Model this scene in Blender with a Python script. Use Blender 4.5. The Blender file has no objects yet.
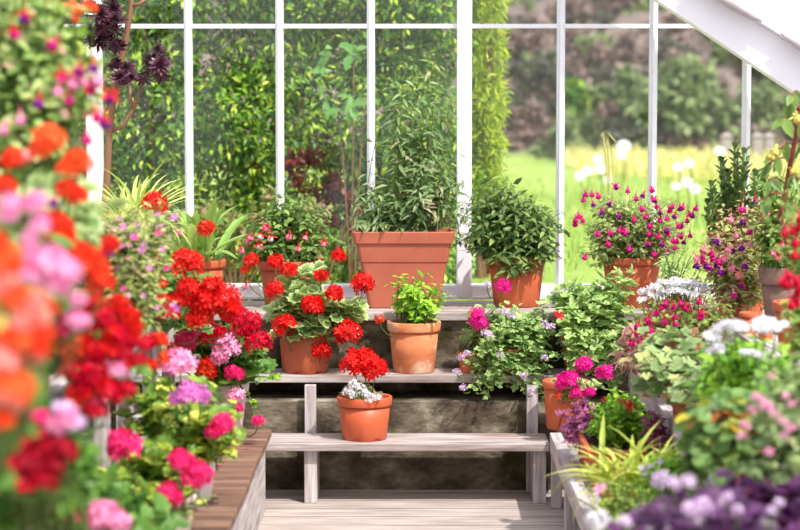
import bpy, math
import numpy as np
from mathutils import Vector, Matrix, Euler

S = bpy.context.scene
COL = S.collection
rng = np.random.default_rng(11)
F = 2000.0
CAMZ = 1.43
PITCH = math.atan(155 / F)
YAW = math.atan(15 / F)
ROT = Euler((math.pi / 2 - PITCH, 0, YAW)).to_matrix()

def P(px, py, D):
    d = ROT @ Vector(((px - 400) / F, (265 - py) / F, -1))
    k = D / d.y
    return np.array((d.x * k, D, CAMZ + d.z * k))

# ---------------------------------------------------------------- materials
def lin(c):
    return tuple((x / 12.92 if x <= .04045 else ((x + .055) / 1.055) ** 2.4) for x in [v / 255 for v in c]) + (1,)

def newmat(name):
    m = bpy.data.materials.new(name); m.use_nodes = True
    nt = m.node_tree
    for n in list(nt.nodes): nt.nodes.remove(n)
    return m, nt, nt.nodes, nt.links

def N(nt, typ, **kw):
    n = nt.nodes.new(typ)
    for k, v in kw.items(): setattr(n, k, v)
    return n

def ramp(nt, stops):
    r = nt.nodes.new('ShaderNodeValToRGB')
    el = r.color_ramp.elements
    while len(el) < len(stops): el.new(.5)
    for e, (p, c) in zip(el, stops): e.position = p; e.color = lin(c)
    return r

def noise(nt, scale, detail=4, rough=.55, stretch=None, coord='Object'):
    tc = nt.nodes.new('ShaderNodeTexCoord')
    n = nt.nodes.new('ShaderNodeTexNoise')
    n.inputs['Scale'].default_value = scale; n.inputs['Detail'].default_value = detail; n.inputs['Roughness'].default_value = rough
    if stretch:
        mp = nt.nodes.new('ShaderNodeMapping'); mp.inputs['Scale'].default_value = stretch
        nt.links.new(tc.outputs[coord], mp.inputs['Vector']); nt.links.new(mp.outputs[0], n.inputs['Vector'])
    else:
        nt.links.new(tc.outputs[coord], n.inputs['Vector'])
    return n

def plantmat(name, c0, c1, edge=None, rough=.42, tr=.38, spec=.4, stops=None, rimf=.5):
    """c0..c1 vary from leaf to leaf (attribute tint); edge colour blends towards the margin."""
    if name.endswith('leaf') and 'aeonium' not in name:
        up = lambda c: tuple(min(255, v * 1.10 + 4) for v in c)
        c0, c1 = up(c0), up(c1); edge = up(edge) if edge else None
        stops = [(q, up(c)) for q, c in stops] if stops else None
    m, nt, nd, lk = newmat(name)
    out = N(nt, 'ShaderNodeOutputMaterial')
    at = N(nt, 'ShaderNodeAttribute', attribute_name='tint')
    rp = ramp(nt, stops or [(0, c0), (1, c1)])
    lk.new(at.outputs['Fac'], rp.inputs[0])
    col = rp.outputs[0]
    if edge:
        ae = N(nt, 'ShaderNodeAttribute', attribute_name='rim')
        mx = N(nt, 'ShaderNodeMix', data_type='RGBA')
        mx.inputs[7].default_value = lin(edge)
        mm = N(nt, 'ShaderNodeMath', operation='MULTIPLY'); lk.new(ae.outputs['Fac'], mm.inputs[0]); mm.inputs[1].default_value = rimf
        lk.new(mm.outputs[0], mx.inputs[0]); lk.new(col, mx.inputs[6])
        col = mx.outputs[2]
    b = N(nt, 'ShaderNodeBsdfPrincipled')
    b.inputs['Roughness'].default_value = rough
    b.inputs['Specular IOR Level'].default_value = spec
    lk.new(col, b.inputs['Base Color'])
    t = N(nt, 'ShaderNodeBsdfTranslucent'); lk.new(col, t.inputs['Color'])
    mix = N(nt, 'ShaderNodeMixShader'); mix.inputs[0].default_value = tr
    lk.new(b.outputs[0], mix.inputs[1]); lk.new(t.outputs[0], mix.inputs[2]); lk.new(mix.outputs[0], out.inputs[0])
    return m

def surf(name, stops, scale=8, detail=5, rough=.6, stretch=None, spec=.3, bump=.0, second=None, bscale=None):
    m, nt, nd, lk = newmat(name)
    out = N(nt, 'ShaderNodeOutputMaterial'); b = N(nt, 'ShaderNodeBsdfPrincipled')
    lk.new(b.outputs[0], out.inputs[0])
    n = noise(nt, scale, detail, .6, stretch)
    rp = ramp(nt, stops); lk.new(n.outputs['Fac'], rp.inputs[0])
    col = rp.outputs[0]
    if second:   # (scale, stretch, stops-as-mask, colour)
        n2 = noise(nt, second[0], 5, .6, second[1])
        r2 = ramp(nt, [(second[2], (0, 0, 0)), (second[3], (255, 255, 255))]); lk.new(n2.outputs['Fac'], r2.inputs[0])
        mx = N(nt, 'ShaderNodeMix', data_type='RGBA'); mx.inputs[7].default_value = lin(second[4])
        lk.new(r2.outputs[0], mx.inputs[0]); lk.new(col, mx.inputs[6]); col = mx.outputs[2]
    lk.new(col, b.inputs['Base Color'])
    b.inputs['Roughness'].default_value = rough; b.inputs['Specular IOR Level'].default_value = spec
    if bump:
        nb = noise(nt, bscale or scale * 3, 5, .6, stretch)
        bp = N(nt, 'ShaderNodeBump'); bp.inputs['Strength'].default_value = bump; bp.inputs['Distance'].default_value = .01
        lk.new(nb.outputs['Fac'], bp.inputs['Height']); lk.new(bp.outputs[0], b.inputs['Normal'])
    return m

M = {}
G_ = plantmat
M['l_hedge'] = G_('hedge_leaf', (28, 62, 16), (150, 178, 44), tr=.35, stops=[(0, (34, 66, 22)), (.5, (84, 130, 34)), (.8, (150, 182, 48)), (1, (196, 206, 70))])
M['l_maple'] = G_('maple_leaf', (60, 16, 18), (126, 44, 36))
M['l_pale'] = G_('pale_leaf', (88, 138, 66), (134, 176, 96), rough=.35, edge=(84, 130, 60))
M['l_conifer'] = G_('conifer_leaf', (96, 130, 20), (198, 206, 52), tr=.35)
M['l_geran'] = G_('geranium_leaf', (72, 116, 50), (138, 170, 88), edge=(204, 214, 156), rimf=.85)
M['l_gerdk'] = G_('geranium_dark_leaf', (46, 90, 36), (104, 146, 58), edge=(118, 152, 74))
M['l_lime'] = G_('lime_leaf', (0, 0, 0), (0, 0, 0), stops=[(0, (58, 92, 36)), (.45, (108, 142, 52)), (.7, (170, 184, 70)), (1, (212, 214, 96))])
M['l_bright'] = G_('bright_leaf', (84, 140, 30), (158, 200, 60))
M['l_basil'] = G_('basil_leaf', (92, 148, 32), (166, 206, 66), rough=.35)
M['l_fuch'] = G_('fuchsia_leaf', (46, 84, 34), (130, 158, 76), edge=(138, 160, 88))
M['l_fuchdk'] = G_('fuchsia_dark_leaf', (52, 82, 42), (132, 154, 84), rough=.35)
M['l_fuchmid'] = G_('fuchsia_mid_leaf', (86, 122, 48), (168, 188, 96))
M['l_fuchred'] = G_('fuchsia_tinged_leaf', (0, 0, 0), (0, 0, 0), stops=[(0, (96, 106, 50)), (.5, (150, 164, 86)), (.75, (176, 172, 120)), (1, (170, 112, 108))])
M['l_salvia'] = G_('salvia_leaf', (62, 86, 50), (132, 146, 100), rough=.38, stops=[(0, (70, 98, 52)), (.7, (128, 150, 96)), (.9, (160, 168, 120)), (1, (156, 138, 116))])
M['l_ivy'] = G_('ivy_geranium_leaf', (80, 122, 56), (166, 192, 112), edge=(182, 202, 140))
M['l_cut'] = G_('cutleaf_leaf', (80, 124, 48), (178, 202, 116), edge=(190, 208, 146))
M['l_greyg'] = G_('greygreen_leaf', (0,0,0), (0,0,0), stops=[(0, (72, 106, 56)), (.7, (142, 166, 104)), (.88, (176, 180, 110)), (1, (150, 90, 70))], edge=(170, 184, 130))
M['l_trad'] = G_('pink_striped_leaf', (120, 56, 66), (196, 140, 130), edge=(222, 196, 176))
M['l_purple'] = G_('purple_leaf', (92, 36, 72), (176, 100, 140), rough=.35)
M['l_heuch'] = G_('heuchera_leaf', (34, 12, 36), (98, 52, 98), rough=.35, edge=(104, 62, 108))
M['l_aeon'] = G_('aeonium_leaf', (36, 16, 30), (104, 58, 76), rough=.3, tr=.12)
M['l_strap'] = G_('strap_leaf', (96, 140, 56), (166, 192, 96), edge=(170, 196, 110), tr=.35)
M['l_spider'] = G_('spider_leaf', (168, 186, 86), (226, 230, 150), edge=(140, 166, 70), tr=.35)
M['l_grasspot'] = G_('grassy_leaf', (138, 160, 56), (222, 222, 120), tr=.4)
M['l_mauvebush'] = G_('olive_mauve_leaf', (0, 0, 0), (0, 0, 0), stops=[(0, (92, 112, 50)), (.55, (158, 170, 92)), (.8, (178, 168, 120)), (1, (176, 116, 130))])
M['l_bigfuch'] = G_('big_fuchsia_leaf', (0, 0, 0), (0, 0, 0), stops=[(0, (84, 116, 52)), (.6, (150, 176, 96)), (.85, (190, 196, 130)), (1, (196, 160, 140))])
M['l_olive'] = G_('olive_leaf', (92, 114, 56), (178, 190, 120), edge=(170, 186, 120))
M['l_cact'] = G_('succulent_leaf', (48, 76, 38), (118, 138, 72), rough=.4, tr=.1)
M['l_nast'] = G_('round_leaf', (0, 0, 0), (0, 0, 0), stops=[(0, (58, 96, 44)), (.6, (116, 148, 80)), (.8, (180, 176, 56)), (.9, (170, 96, 40)), (1, (128, 52, 36))])
M['l_sage'] = G_('sage_bush_leaf', (74, 96, 52), (156, 168, 112))
M['l_brown'] = G_('brown_scrub_leaf', (92, 72, 66), (164, 140, 130))
M['l_dkbush'] = G_('dark_bush_leaf', (52, 58, 46), (110, 108, 88))
M['l_grass'] = G_('meadow_leaf', (104, 140, 40), (172, 190, 84), tr=.4)
M['l_dry'] = G_('dry_grass_leaf', (196, 186, 110), (236, 224, 160), tr=.4)
M['stem'] = G_('green_stem', (64, 94, 38), (112, 132, 62), tr=.05)
M['stemred'] = G_('red_stem', (120, 44, 40), (160, 66, 56), tr=.05)
M['stembr'] = G_('brown_stem', (110, 76, 52), (150, 110, 80), tr=.0)
def petal(name, a, b, tr=.3): return plantmat(name, a, b, rough=.5, tr=tr, spec=.2)
M['red'] = petal('red_petal', (196, 8, 14), (244, 34, 26))
M['scarlet'] = petal('scarlet_petal', (222, 34, 16), (252, 82, 40))
M['orange'] = petal('orange_petal', (232, 70, 26), (255, 116, 60))
M['crimson'] = petal('crimson_petal', (176, 0, 34), (230, 12, 56))
M['dkcrim'] = petal('dark_crimson_petal', (140, 0, 26), (204, 20, 50))
M['hot'] = petal('hot_pink_petal', (226, 14, 96), (250, 60, 140))
M['magenta'] = petal('magenta_petal', (214, 0, 124), (246, 40, 164))
M['pink'] = petal('pink_petal', (240, 120, 180), (255, 196, 226))
M['salmon'] = petal('salmon_petal', (246, 110, 96), (255, 186, 176))
M['lav'] = petal('lavender_petal', (206, 96, 186), (236, 156, 220))
M['lilac'] = petal('lilac_petal', (206, 168, 214), (242, 222, 244))
M['white'] = petal('white_petal', (226, 224, 232), (252, 250, 252))
M['violet'] = petal('violet_corolla', (98, 8, 130), (150, 30, 160))
M['fucred'] = petal('fuchsia_red_sepal', (206, 10, 60), (240, 50, 100))
M['fucpink'] = petal('fuchsia_pink_sepal', (230, 110, 140), (250, 180, 190))
M['fucmag'] = petal('fuchsia_magenta_corolla', (196, 0, 120), (232, 40, 150))
M['yellow'] = petal('yellow_petal', (226, 206, 80), (248, 240, 150))
M['soil'] = surf('soil', [(.3, (46, 34, 26)), (.7, (92, 70, 52))], 60, bump=.5, rough=.9)
M['terra'] = surf('terracotta', [(.25, (182, 86, 50)), (.75, (202, 108, 70))], 9, rough=.6, bump=.06)
M['terraplas'] = surf('terracotta_plastic', [(.3, (192, 88, 54)), (.7, (204, 100, 64))], 5, rough=.45, spec=.4)
M['terradk'] = surf('terracotta_brown', [(.25, (160, 78, 52)), (.75, (184, 98, 66))], 7, rough=.55, bump=.06)
M['terrapink'] = surf('terracotta_rose', [(.25, (168, 88, 68)), (.75, (190, 110, 86))], 7, rough=.6, bump=.05)
M['terraold'] = surf('weathered_terracotta', [(.25, (178, 96, 62)), (.55, (208, 128, 84)), (.75, (220, 160, 120))], 9, rough=.75, bump=.1, stretch=(1, 1, 2.2), second=(7, (1, 1, 1.6), .52, .68, (226, 204, 178)))
M['terragrey'] = surf('grey_weathered_pot', [(.25, (104, 80, 72)), (.75, (150, 120, 106))], 10, rough=.85, bump=.15)
M['terrapale'] = surf('pale_weathered_pot', [(.25, (206, 170, 158)), (.75, (232, 212, 204))], 12, rough=.8, bump=.1)
M['whitepot'] = surf('white_pot', [(.3, (226, 214, 210)), (.7, (244, 236, 234))], 6, rough=.5)
M['paint'] = surf('white_paint', [(.2, (236, 232, 240)), (.8, (246, 244, 248))], 6, rough=.45, bump=.04)
M['woodw'] = surf('weathered_white_wood', [(.28, (118, 104, 98)), (.5, (166, 154, 150)), (.72, (206, 198, 198))], 5, detail=8, rough=.8, stretch=(.7, 9, 9), bump=.25, second=(5, (.5, 5, 5), .54, .7, (134, 104, 82)))
M['woodwy'] = surf('weathered_white_wood_lengthways', [(.28, (134, 122, 120)), (.5, (180, 170, 170)), (.72, (214, 208, 208))], 5, detail=8, rough=.8, stretch=(9, .7, 9), bump=.25)
M['woodwz'] = surf('weathered_white_wood_upright', [(.28, (130, 116, 112)), (.5, (182, 172, 172)), (.72, (214, 208, 210))], 5, detail=8, rough=.8, stretch=(9, 9, .7), bump=.2, second=(6, (5, 5, .8), .62, .76, (160, 130, 106)))
M['woodb'] = surf('brown_wood', [(.28, (84, 60, 50)), (.5, (122, 92, 76)), (.74, (156, 126, 108))], 4, detail=8, rough=.7, stretch=(.8, 7, 7), bump=.25)
M['concrete'] = surf('mossy_concrete', [(.3, (44, 36, 28)), (.46, (86, 76, 62)), (.58, (118, 108, 92)), (.72, (166, 156, 136))], 7, detail=12, rough=.95, stretch=(1, 1, 1.6), bump=.7, bscale=30, second=(4.5, (1, 1, 1.2), .5, .62, (50, 48, 20)))
M['dwarf'] = surf('pale_concrete', [(.3, (140, 132, 120)), (.7, (186, 178, 166))], 6, rough=.9, bump=.3)

def floor_mat():
    m, nt, nd, lk = newmat('lined_floor')
    out = N(nt, 'ShaderNodeOutputMaterial'); b = N(nt, 'ShaderNodeBsdfPrincipled'); lk.new(b.outputs[0], out.inputs[0])
    n = noise(nt, 4, 8, .6, (.8, 6, 1))
    rp = ramp(nt, [(.25, (130, 117, 109)), (.5, (168, 155, 147)), (.75, (196, 186, 179))]); lk.new(n.outputs['Fac'], rp.inputs[0])
    tc = N(nt, 'ShaderNodeTexCoord'); sx = N(nt, 'ShaderNodeSeparateXYZ'); lk.new(tc.outputs['Object'], sx.inputs[0])
    mo = N(nt, 'ShaderNodeMath', operation='MODULO'); lk.new(sx.outputs[1], mo.inputs[0]); mo.inputs[1].default_value = .145
    gt = N(nt, 'ShaderNodeMath', operation='LESS_THAN'); lk.new(mo.outputs[0], gt.inputs[0]); gt.inputs[1].default_value = .008  # thin darker lines across the floor at even steps
    mx = N(nt, 'ShaderNodeMix', data_type='RGBA'); mx.inputs[7].default_value = lin((104, 90, 78))
    lk.new(gt.outputs[0], mx.inputs[0]); lk.new(rp.outputs[0], mx.inputs[6]); lk.new(mx.outputs[2], b.inputs['Base Color'])
    b.inputs['Roughness'].default_value = .85
    return m
M['floor'] = floor_mat()

def ground_mat():
    m, nt, nd, lk = newmat('meadow_ground')
    out = N(nt, 'ShaderNodeOutputMaterial'); b = N(nt, 'ShaderNodeBsdfPrincipled'); lk.new(b.outputs[0], out.inputs[0])
    n1 = noise(nt, 1.1, 4, .6); r1 = ramp(nt, [(.3, (122, 150, 58)), (.55, (152, 174, 78)), (.75, (190, 192, 116))]); lk.new(n1.outputs['Fac'], r1.inputs[0])
    n2 = noise(nt, .55, 6, .65); r2 = ramp(nt, [(.3, (74, 62, 62)), (.5, (110, 94, 92)), (.62, (138, 118, 112)), (.75, (140, 144, 120))]); lk.new(n2.outputs['Fac'], r2.inputs[0])
    tc = N(nt, 'ShaderNodeTexCoord'); sx = N(nt, 'ShaderNodeSeparateXYZ'); lk.new(tc.outputs['Object'], sx.inputs[0])
    mr = N(nt, 'ShaderNodeMapRange'); mr.inputs[1].default_value = 20.7; mr.inputs[2].default_value = 21.2
    lk.new(sx.outputs[1], mr.inputs[0])
    mx = N(nt, 'ShaderNodeMix', data_type='RGBA'); lk.new(mr.outputs[0], mx.inputs[0]); lk.new(r1.outputs[0], mx.inputs[6]); lk.new(r2.outputs[0], mx.inputs[7])
    lk.new(mx.outputs[2], b.inputs['Base Color']); b.inputs['Roughness'].default_value = .95
    return m
M['ground'] = ground_mat()

def glass_mat():
    m, nt, nd, lk = newmat('greenhouse_glass')
    out = N(nt, 'ShaderNodeOutputMaterial')
    t = N(nt, 'ShaderNodeBsdfTransparent'); t.inputs[0].default_value = (.95, .97, .96, 1)
    g = N(nt, 'ShaderNodeBsdfGlossy'); g.inputs['Roughness'].default_value = .06
    n = noise(nt, 2.2, 6, .7, (3, 1, .45)); rp = ramp(nt, [(.42, (0, 0, 0)), (.85, (90, 90, 90))]); lk.new(n.outputs['Fac'], rp.inputs[0])
    df = N(nt, 'ShaderNodeBsdfDiffuse'); df.inputs[0].default_value = (.75, .76, .74, 1)
    ms = N(nt, 'ShaderNodeMath', operation='MULTIPLY'); lk.new(rp.outputs[0], ms.inputs[0]); ms.inputs[1].default_value = .22
    mx0 = N(nt, 'ShaderNodeMixShader'); lk.new(ms.outputs[0], mx0.inputs[0]); lk.new(t.outputs[0], mx0.inputs[1]); lk.new(df.outputs[0], mx0.inputs[2])
    mx = N(nt, 'ShaderNodeMixShader'); mx.inputs[0].default_value = .03
    lk.new(mx0.outputs[0], mx.inputs[1]); lk.new(g.outputs[0], mx.inputs[2]); lk.new(mx.outputs[0], out.inputs[0])
    return m
M['glass'] = glass_mat()

# ---------------------------------------------------------------- geometry
class Geo:
    def __init__(s): s.V = []; s.F = []; s.n = 0; s.tint = []; s.rim = []
    def add(s, V, faces, tint=.5, rim=0., mat=0):
        V = np.asarray(V, float)
        for f in faces:
            f = np.asarray(f, np.int64)
            if f.size: s.F.append((f + s.n, mat))
        s.V.append(V); k = len(V); s.n += k
        s.tint.append(np.broadcast_to(np.asarray(tint, float), (k,))); s.rim.append(np.broadcast_to(np.asarray(rim, float), (k,)))
        return s
    def inst(s, T, R, t, tint, mat=0):
        V, faces, rim = T
        n, m = len(t), len(V)
        if n == 0: return s
        W = np.einsum('nij,mj->nmi', R, V) + t[:, None, :]
        off = (np.arange(n) * m)
        fs = [(np.asarray(f)[None] + off[:, None, None]).reshape(-1, np.asarray(f).shape[1]) for f in faces]
        return s.add(W.reshape(-1, 3), fs, np.repeat(tint, m), np.tile(rim, n), mat)
    def mesh(s, name, mats, smooth=True):
        me = bpy.data.meshes.new(name)
        V = np.concatenate(s.V)
        me.vertices.add(len(V)); me.vertices.foreach_set('co', V.ravel().astype(np.float32))
        loops = np.concatenate([f.ravel() for f, _ in s.F])
        tot = np.concatenate([np.full(len(f), f.shape[1]) for f, _ in s.F])
        mi = np.concatenate([np.full(len(f), m) for f, m in s.F])
        me.loops.add(len(loops)); me.loops.foreach_set('vertex_index', loops.astype(np.int32))
        me.polygons.add(len(tot)); st = np.concatenate([[0], np.cumsum(tot)[:-1]])
        me.polygons.foreach_set('loop_start', st.astype(np.int32)); me.polygons.foreach_set('loop_total', tot.astype(np.int32))
        me.polygons.foreach_set('material_index', mi.astype(np.int32))
        me.polygons.foreach_set('use_smooth', np.full(len(tot), smooth))
        for nm, dat in (('tint', s.tint), ('rim', s.rim)):
            a = me.attributes.new(nm, 'FLOAT', 'POINT'); a.data.foreach_set('value', np.concatenate(dat).astype(np.float32))
        for m in mats: me.materials.append(m)
        me.update(calc_edges=True); me.validate()
        return me
    def build(s, name, mats, parent=None, smooth=True, bevel=0, **props):
        if not isinstance(mats, (list, tuple)): mats = [mats]
        o = bpy.data.objects.new(name, s.mesh(name, mats, smooth)); COL.objects.link(o)
        if parent: o.parent = parent
        if bevel:
            b = o.modifiers.new('bevel', 'BEVEL'); b.width = bevel; b.segments = 2; b.limit_method = 'ANGLE'
        for k, v in props.items(): o[k] = v
        return o
    def box(s, x0, x1, y0, y1, z0, z1, tint=.5):
        V = [(x, y, z) for z in (z0, z1) for y in (y0, y1) for x in (x0, x1)]
        return s.add(V, [[(0, 2, 3, 1), (4, 5, 7, 6), (0, 1, 5, 4), (2, 6, 7, 3), (0, 4, 6, 2), (1, 3, 7, 5)]], tint)
    def tube(s, pts, rad, k=6, tint=.5, cap=True):
        pts = np.asarray(pts, float); n = len(pts)
        rad = np.broadcast_to(np.asarray(rad, float), (n,))
        tan = np.gradient(pts, axis=0); tan /= np.linalg.norm(tan, axis=1)[:, None] + 1e-9
        ref = np.array((.31, .17, .93)) if abs(tan[:, 2]).mean() < .8 else np.array((.93, .2, .1))
        a = np.cross(tan, ref); a /= np.linalg.norm(a, axis=1)[:, None] + 1e-9
        b = np.cross(tan, a)
        th = np.arange(k) * 2 * math.pi / k
        V = pts[:, None] + rad[:, None, None] * (np.cos(th)[None, :, None] * a[:, None] + np.sin(th)[None, :, None] * b[:, None])
        i = np.arange(n - 1)[:, None] * k; j = np.arange(k)[None]; j2 = (j + 1) % k
        q = np.stack([i + j, i + j2, i + k + j2, i + k + j], -1).reshape(-1, 4)
        fs = [q]
        if cap: fs += [np.arange(k)[None, ::-1], (np.arange(k) + (n - 1) * k)[None]]
        return s.add(V.reshape(-1, 3), fs, tint)
    def lathe(s, prof, k=40, c=(0, 0, 0), tint=.5, fn=None):
        prof = np.asarray(prof, float); n = len(prof)
        th = np.arange(k) * 2 * math.pi / k
        V = np.stack([prof[:, 0, None] * np.cos(th), prof[:, 0, None] * np.sin(th), np.repeat(prof[:, 1, None], k, 1)], -1)
        if fn: V = fn(V, th)
        i = np.arange(n - 1)[:, None] * k; j = np.arange(k)[None]; j2 = (j + 1) % k
        q = np.stack([i + j, i + j2, i + k + j2, i + k + j], -1).reshape(-1, 4)
        fs = [q]
        if prof[0, 0] > 1e-4: fs.append(np.arange(k)[None, ::-1])
        if prof[-1, 0] > 1e-4: fs.append((np.arange(k) + (n - 1) * k)[None])
        return s.add(V.reshape(-1, 3) + np.asarray(c), fs, tint)
    def loft(s, secs, cap0=True, cap1=True, kc=6):
        """rounded-rectangle sections (z, half x, half y, corner radius)"""
        L = []
        for z, hx, hy, r in secs:
            for cx, cy, a0 in ((1, 1, 0), (-1, 1, 90), (-1, -1, 180), (1, -1, 270)):
                for i in range(kc + 1):
                    a = math.radians(a0 + 90 * i / kc)
                    L.append((cx * (hx - r) + r * math.cos(a), cy * (hy - r) + r * math.sin(a), z))
        k = 4 * (kc + 1); n = len(secs)
        i = np.arange(n - 1)[:, None] * k; j = np.arange(k)[None]; j2 = (j + 1) % k
        fs = [np.stack([i + j, i + j2, i + k + j2, i + k + j], -1).reshape(-1, 4)]
        if cap0: fs.append(np.arange(k)[None, ::-1])
        if cap1: fs.append((np.arange(k) + (n - 1) * k)[None])
        return s.add(L, fs)

def unit(v): return v / (np.linalg.norm(v, axis=-1, keepdims=True) + 1e-9)

def frames(d, up):
    y = unit(d); x = unit(np.cross(y, up)); z = np.cross(x, y)
    return np.stack([x, y, z], -1)

# leaf templates: base at the origin, along +Y, face up +Z, unit length
def t_leaf(w=.5, n=3, fold=.12, droop=.2, p=.75, w0=.02):
    V, rim = [], []
    for i in range(n + 1):
        t = i / n
        hw = max(w0, w * math.sin(math.pi * min(1, t ** p)) if t < 1 else .0) / 2 if t > 0 else w0
        z = -droop * t * t
        V += [(-hw, t, z + fold * hw * 2), (0, t, z), (hw, t, z + fold * hw * 2)]; rim += [1, 0, 1]
    Q = []
    for i in range(n):
        a = 3 * i; Q += [(a, a + 1, a + 4, a + 3), (a + 1, a + 2, a + 5, a + 4)]
    return np.array(V), [np.array(Q)], np.array(rim, float)

def t_strap(w=.06, n=7, bend=.6, taper=.75):
    V, rim = [], []
    a = 0; y = z = 0
    for i in range(n + 1):
        t = i / n
        hw = w / 2 * (1 if t < taper else max(.04, 1 - (t - taper) / (1 - taper))) * (.6 + .4 * min(1, t * 4))
        V += [(-hw, y, z + hw * .5), (0, y, z), (hw, y, z + hw * .5)]; rim += [1, 0, 1]
        a = -bend * 2.2 * t; y += math.cos(a) / n; z += math.sin(a) / n
    Q = []
    for i in range(n):
        b = 3 * i; Q += [(b, b + 1, b + 4, b + 3), (b + 1, b + 2, b + 5, b + 4)]
    return np.array(V), [np.array(Q)], np.array(rim, float)

def t_round(k=16, scal=.06, cup=.14, lobes=None):
    V = [(0, .42, 0)]; rim = [0]
    for ring, rr in ((1, .55), (2, 1.)):
        for i in range(k):
            a = math.radians(-90 + 12) + math.radians(336) * i / (k - 1)
            r = .5 * rr
            if ring == 2:
                r += scal * (1 if i % 2 else -1) if lobes is None else .5 * (lobes[i] - 1)
            x, y = r * math.cos(a), .42 + r * math.sin(a)
            V.append((x, y, cup * rr * rr + .03 * math.sin(3 * a) * rr)); rim.append(.15 if ring == 1 else 1.)
    T = [(0, 1 + i, 2 + i) for i in range(k - 1)]
    Q = [(1 + i, 1 + k + i, 2 + k + i, 2 + i) for i in range(k - 1)]
    return np.array(V), [np.array(T), np.array(Q)], np.array(rim)

L_OV = t_leaf(.52, 3); L_OVS = t_leaf(.55, 2); L_LAN = t_leaf(.26, 3, droop=.3); L_OB = t_leaf(.5, 3, p=1.3)
L_NAR = t_leaf(.14, 2, droop=.15); L_RND = t_round(); L_RND0 = t_round(12, .02, .1)
L_IVY = t_round(15, 0, .08, [.75, .95, .7, .85, 1.05, .7, .9, 1.2, .9, .7, 1.05, .85, .7, .95, .75])
L_CUT = t_round(17, 0, .1, [.6, .95, .5, .8, 1.1, .5, .6, 1.15, 1.35, 1.15, .6, .5, 1.1, .8, .5, .95, .6])
L_HED = t_leaf(.42, 2, .15, .25); L_FIVE = t_leaf(.5, 4, .1, .15)

def empty(name, loc, label=None, cat=None, group=None, kind=None):
    o = bpy.data.objects.new(name, None); COL.objects.link(o); o.location = loc; o.empty_display_size = .05
    if label: o['label'] = label; o['category'] = cat
    if group: o['group'] = group
    if kind: o['kind'] = kind
    return o

# ---------------------------------------------------------------- pots
def round_pot(root, rt, rb, h, mat, rim_h=.03, rim_o=.006, notch=False, soil=True, k=44, lip=True):
    g = Geo()
    ri = rt - .008
    def fn(V, th):
        if notch:
            for i, a in enumerate(th):
                if (math.degrees(a) % 60) < 18: V[1, i, 2] += .009; V[0, i, 2] += .009
        return V
    hb = h - rim_h if rim_h else h
    rr = rb + (rt - rb) * (hb / h)
    prof = [(rb * .96, 0), (rb, .004), (rb + (rr - rb) * .5, hb * .5), (rr, hb)]
    if not rim_h: prof += [(rt - .002, h + .002), (ri, h), (ri * .95, h - .03), (ri * .9, h - .045)]
    else: prof += [(rr - .006, hb), (rr - .012, h - .05)]
    g.lathe(prof, k, fn=fn)
    pot = g.build('pot', mat, root)
    if rim_h:
        g = Geo()
        r2 = rr + rim_o; r3 = rt + rim_o
        g.lathe([(rr - .003, hb - .001), (r2, hb), (r2 + .001, hb + .003), (r3, h - .004), (r3 - .003, h), (r3 - .010, h), (r3 - .013, h - .006), (rr - .010, hb - .01)], k)
        g.build('rim', mat, pot)
    if soil:
        g = Geo(); rs = rt - .008
        g.lathe([(rs, h - .03), (rs * .96, h - .02), (rs * .5, h - .014), (.0001, h - .012)], 24)
        g.build('soil', M['soil'], root)
    return pot

def trough_pot(root, hx, hy, h, mat, taper=.82, rim_h=.04, rim_o=.010):
    g = Geo(); t = taper
    def at(z, o=0): f = t + (1 - t) * z / h; return (z, hx * f + o, hy * f + o, .018)
    g.loft([at(0, -.004), at(.005), at(h * .60), at(h * .61, .003), at(h - rim_h, .003), at(h - rim_h, -.01), (h - .05, hx * .9, hy * .9, .01)])
    pot = g.build('pot', mat, root, smooth=False)
    g = Geo()
    g.loft([at(h - rim_h, -.002), at(h - rim_h, rim_o), at(h - .003, rim_o), at(h, rim_o - .004), at(h, rim_o - .016), at(h - .02, rim_o - .018), at(h - rim_h, -.012)], cap0=False, cap1=False)
    g.build('rim', mat, pot, smooth=False)
    g = Geo(); g.loft([(h - .035, hx * .93, hy * .93, .012), (h - .02, hx * .92, hy * .92, .012)])
    g.build('soil', M['soil'], root)
    return pot

# ---------------------------------------------------------------- foliage
def bez(a, c, b, t):
    t = np.asarray(t)[:, None]
    return (1 - t) ** 2 * a + 2 * t * (1 - t) * c + t * t * b

def box_ell(x0, y0, x1, y1, D, depth=None):
    c = P((x0 + x1) / 2, (y0 + y1) / 2, D)
    rx = (x1 - x0) / 2 / F * D; rz = (y1 - y0) / 2 / F * D
    return c, np.array((rx, depth or max(.06, min(rx, .22) * .85), rz))

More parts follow.
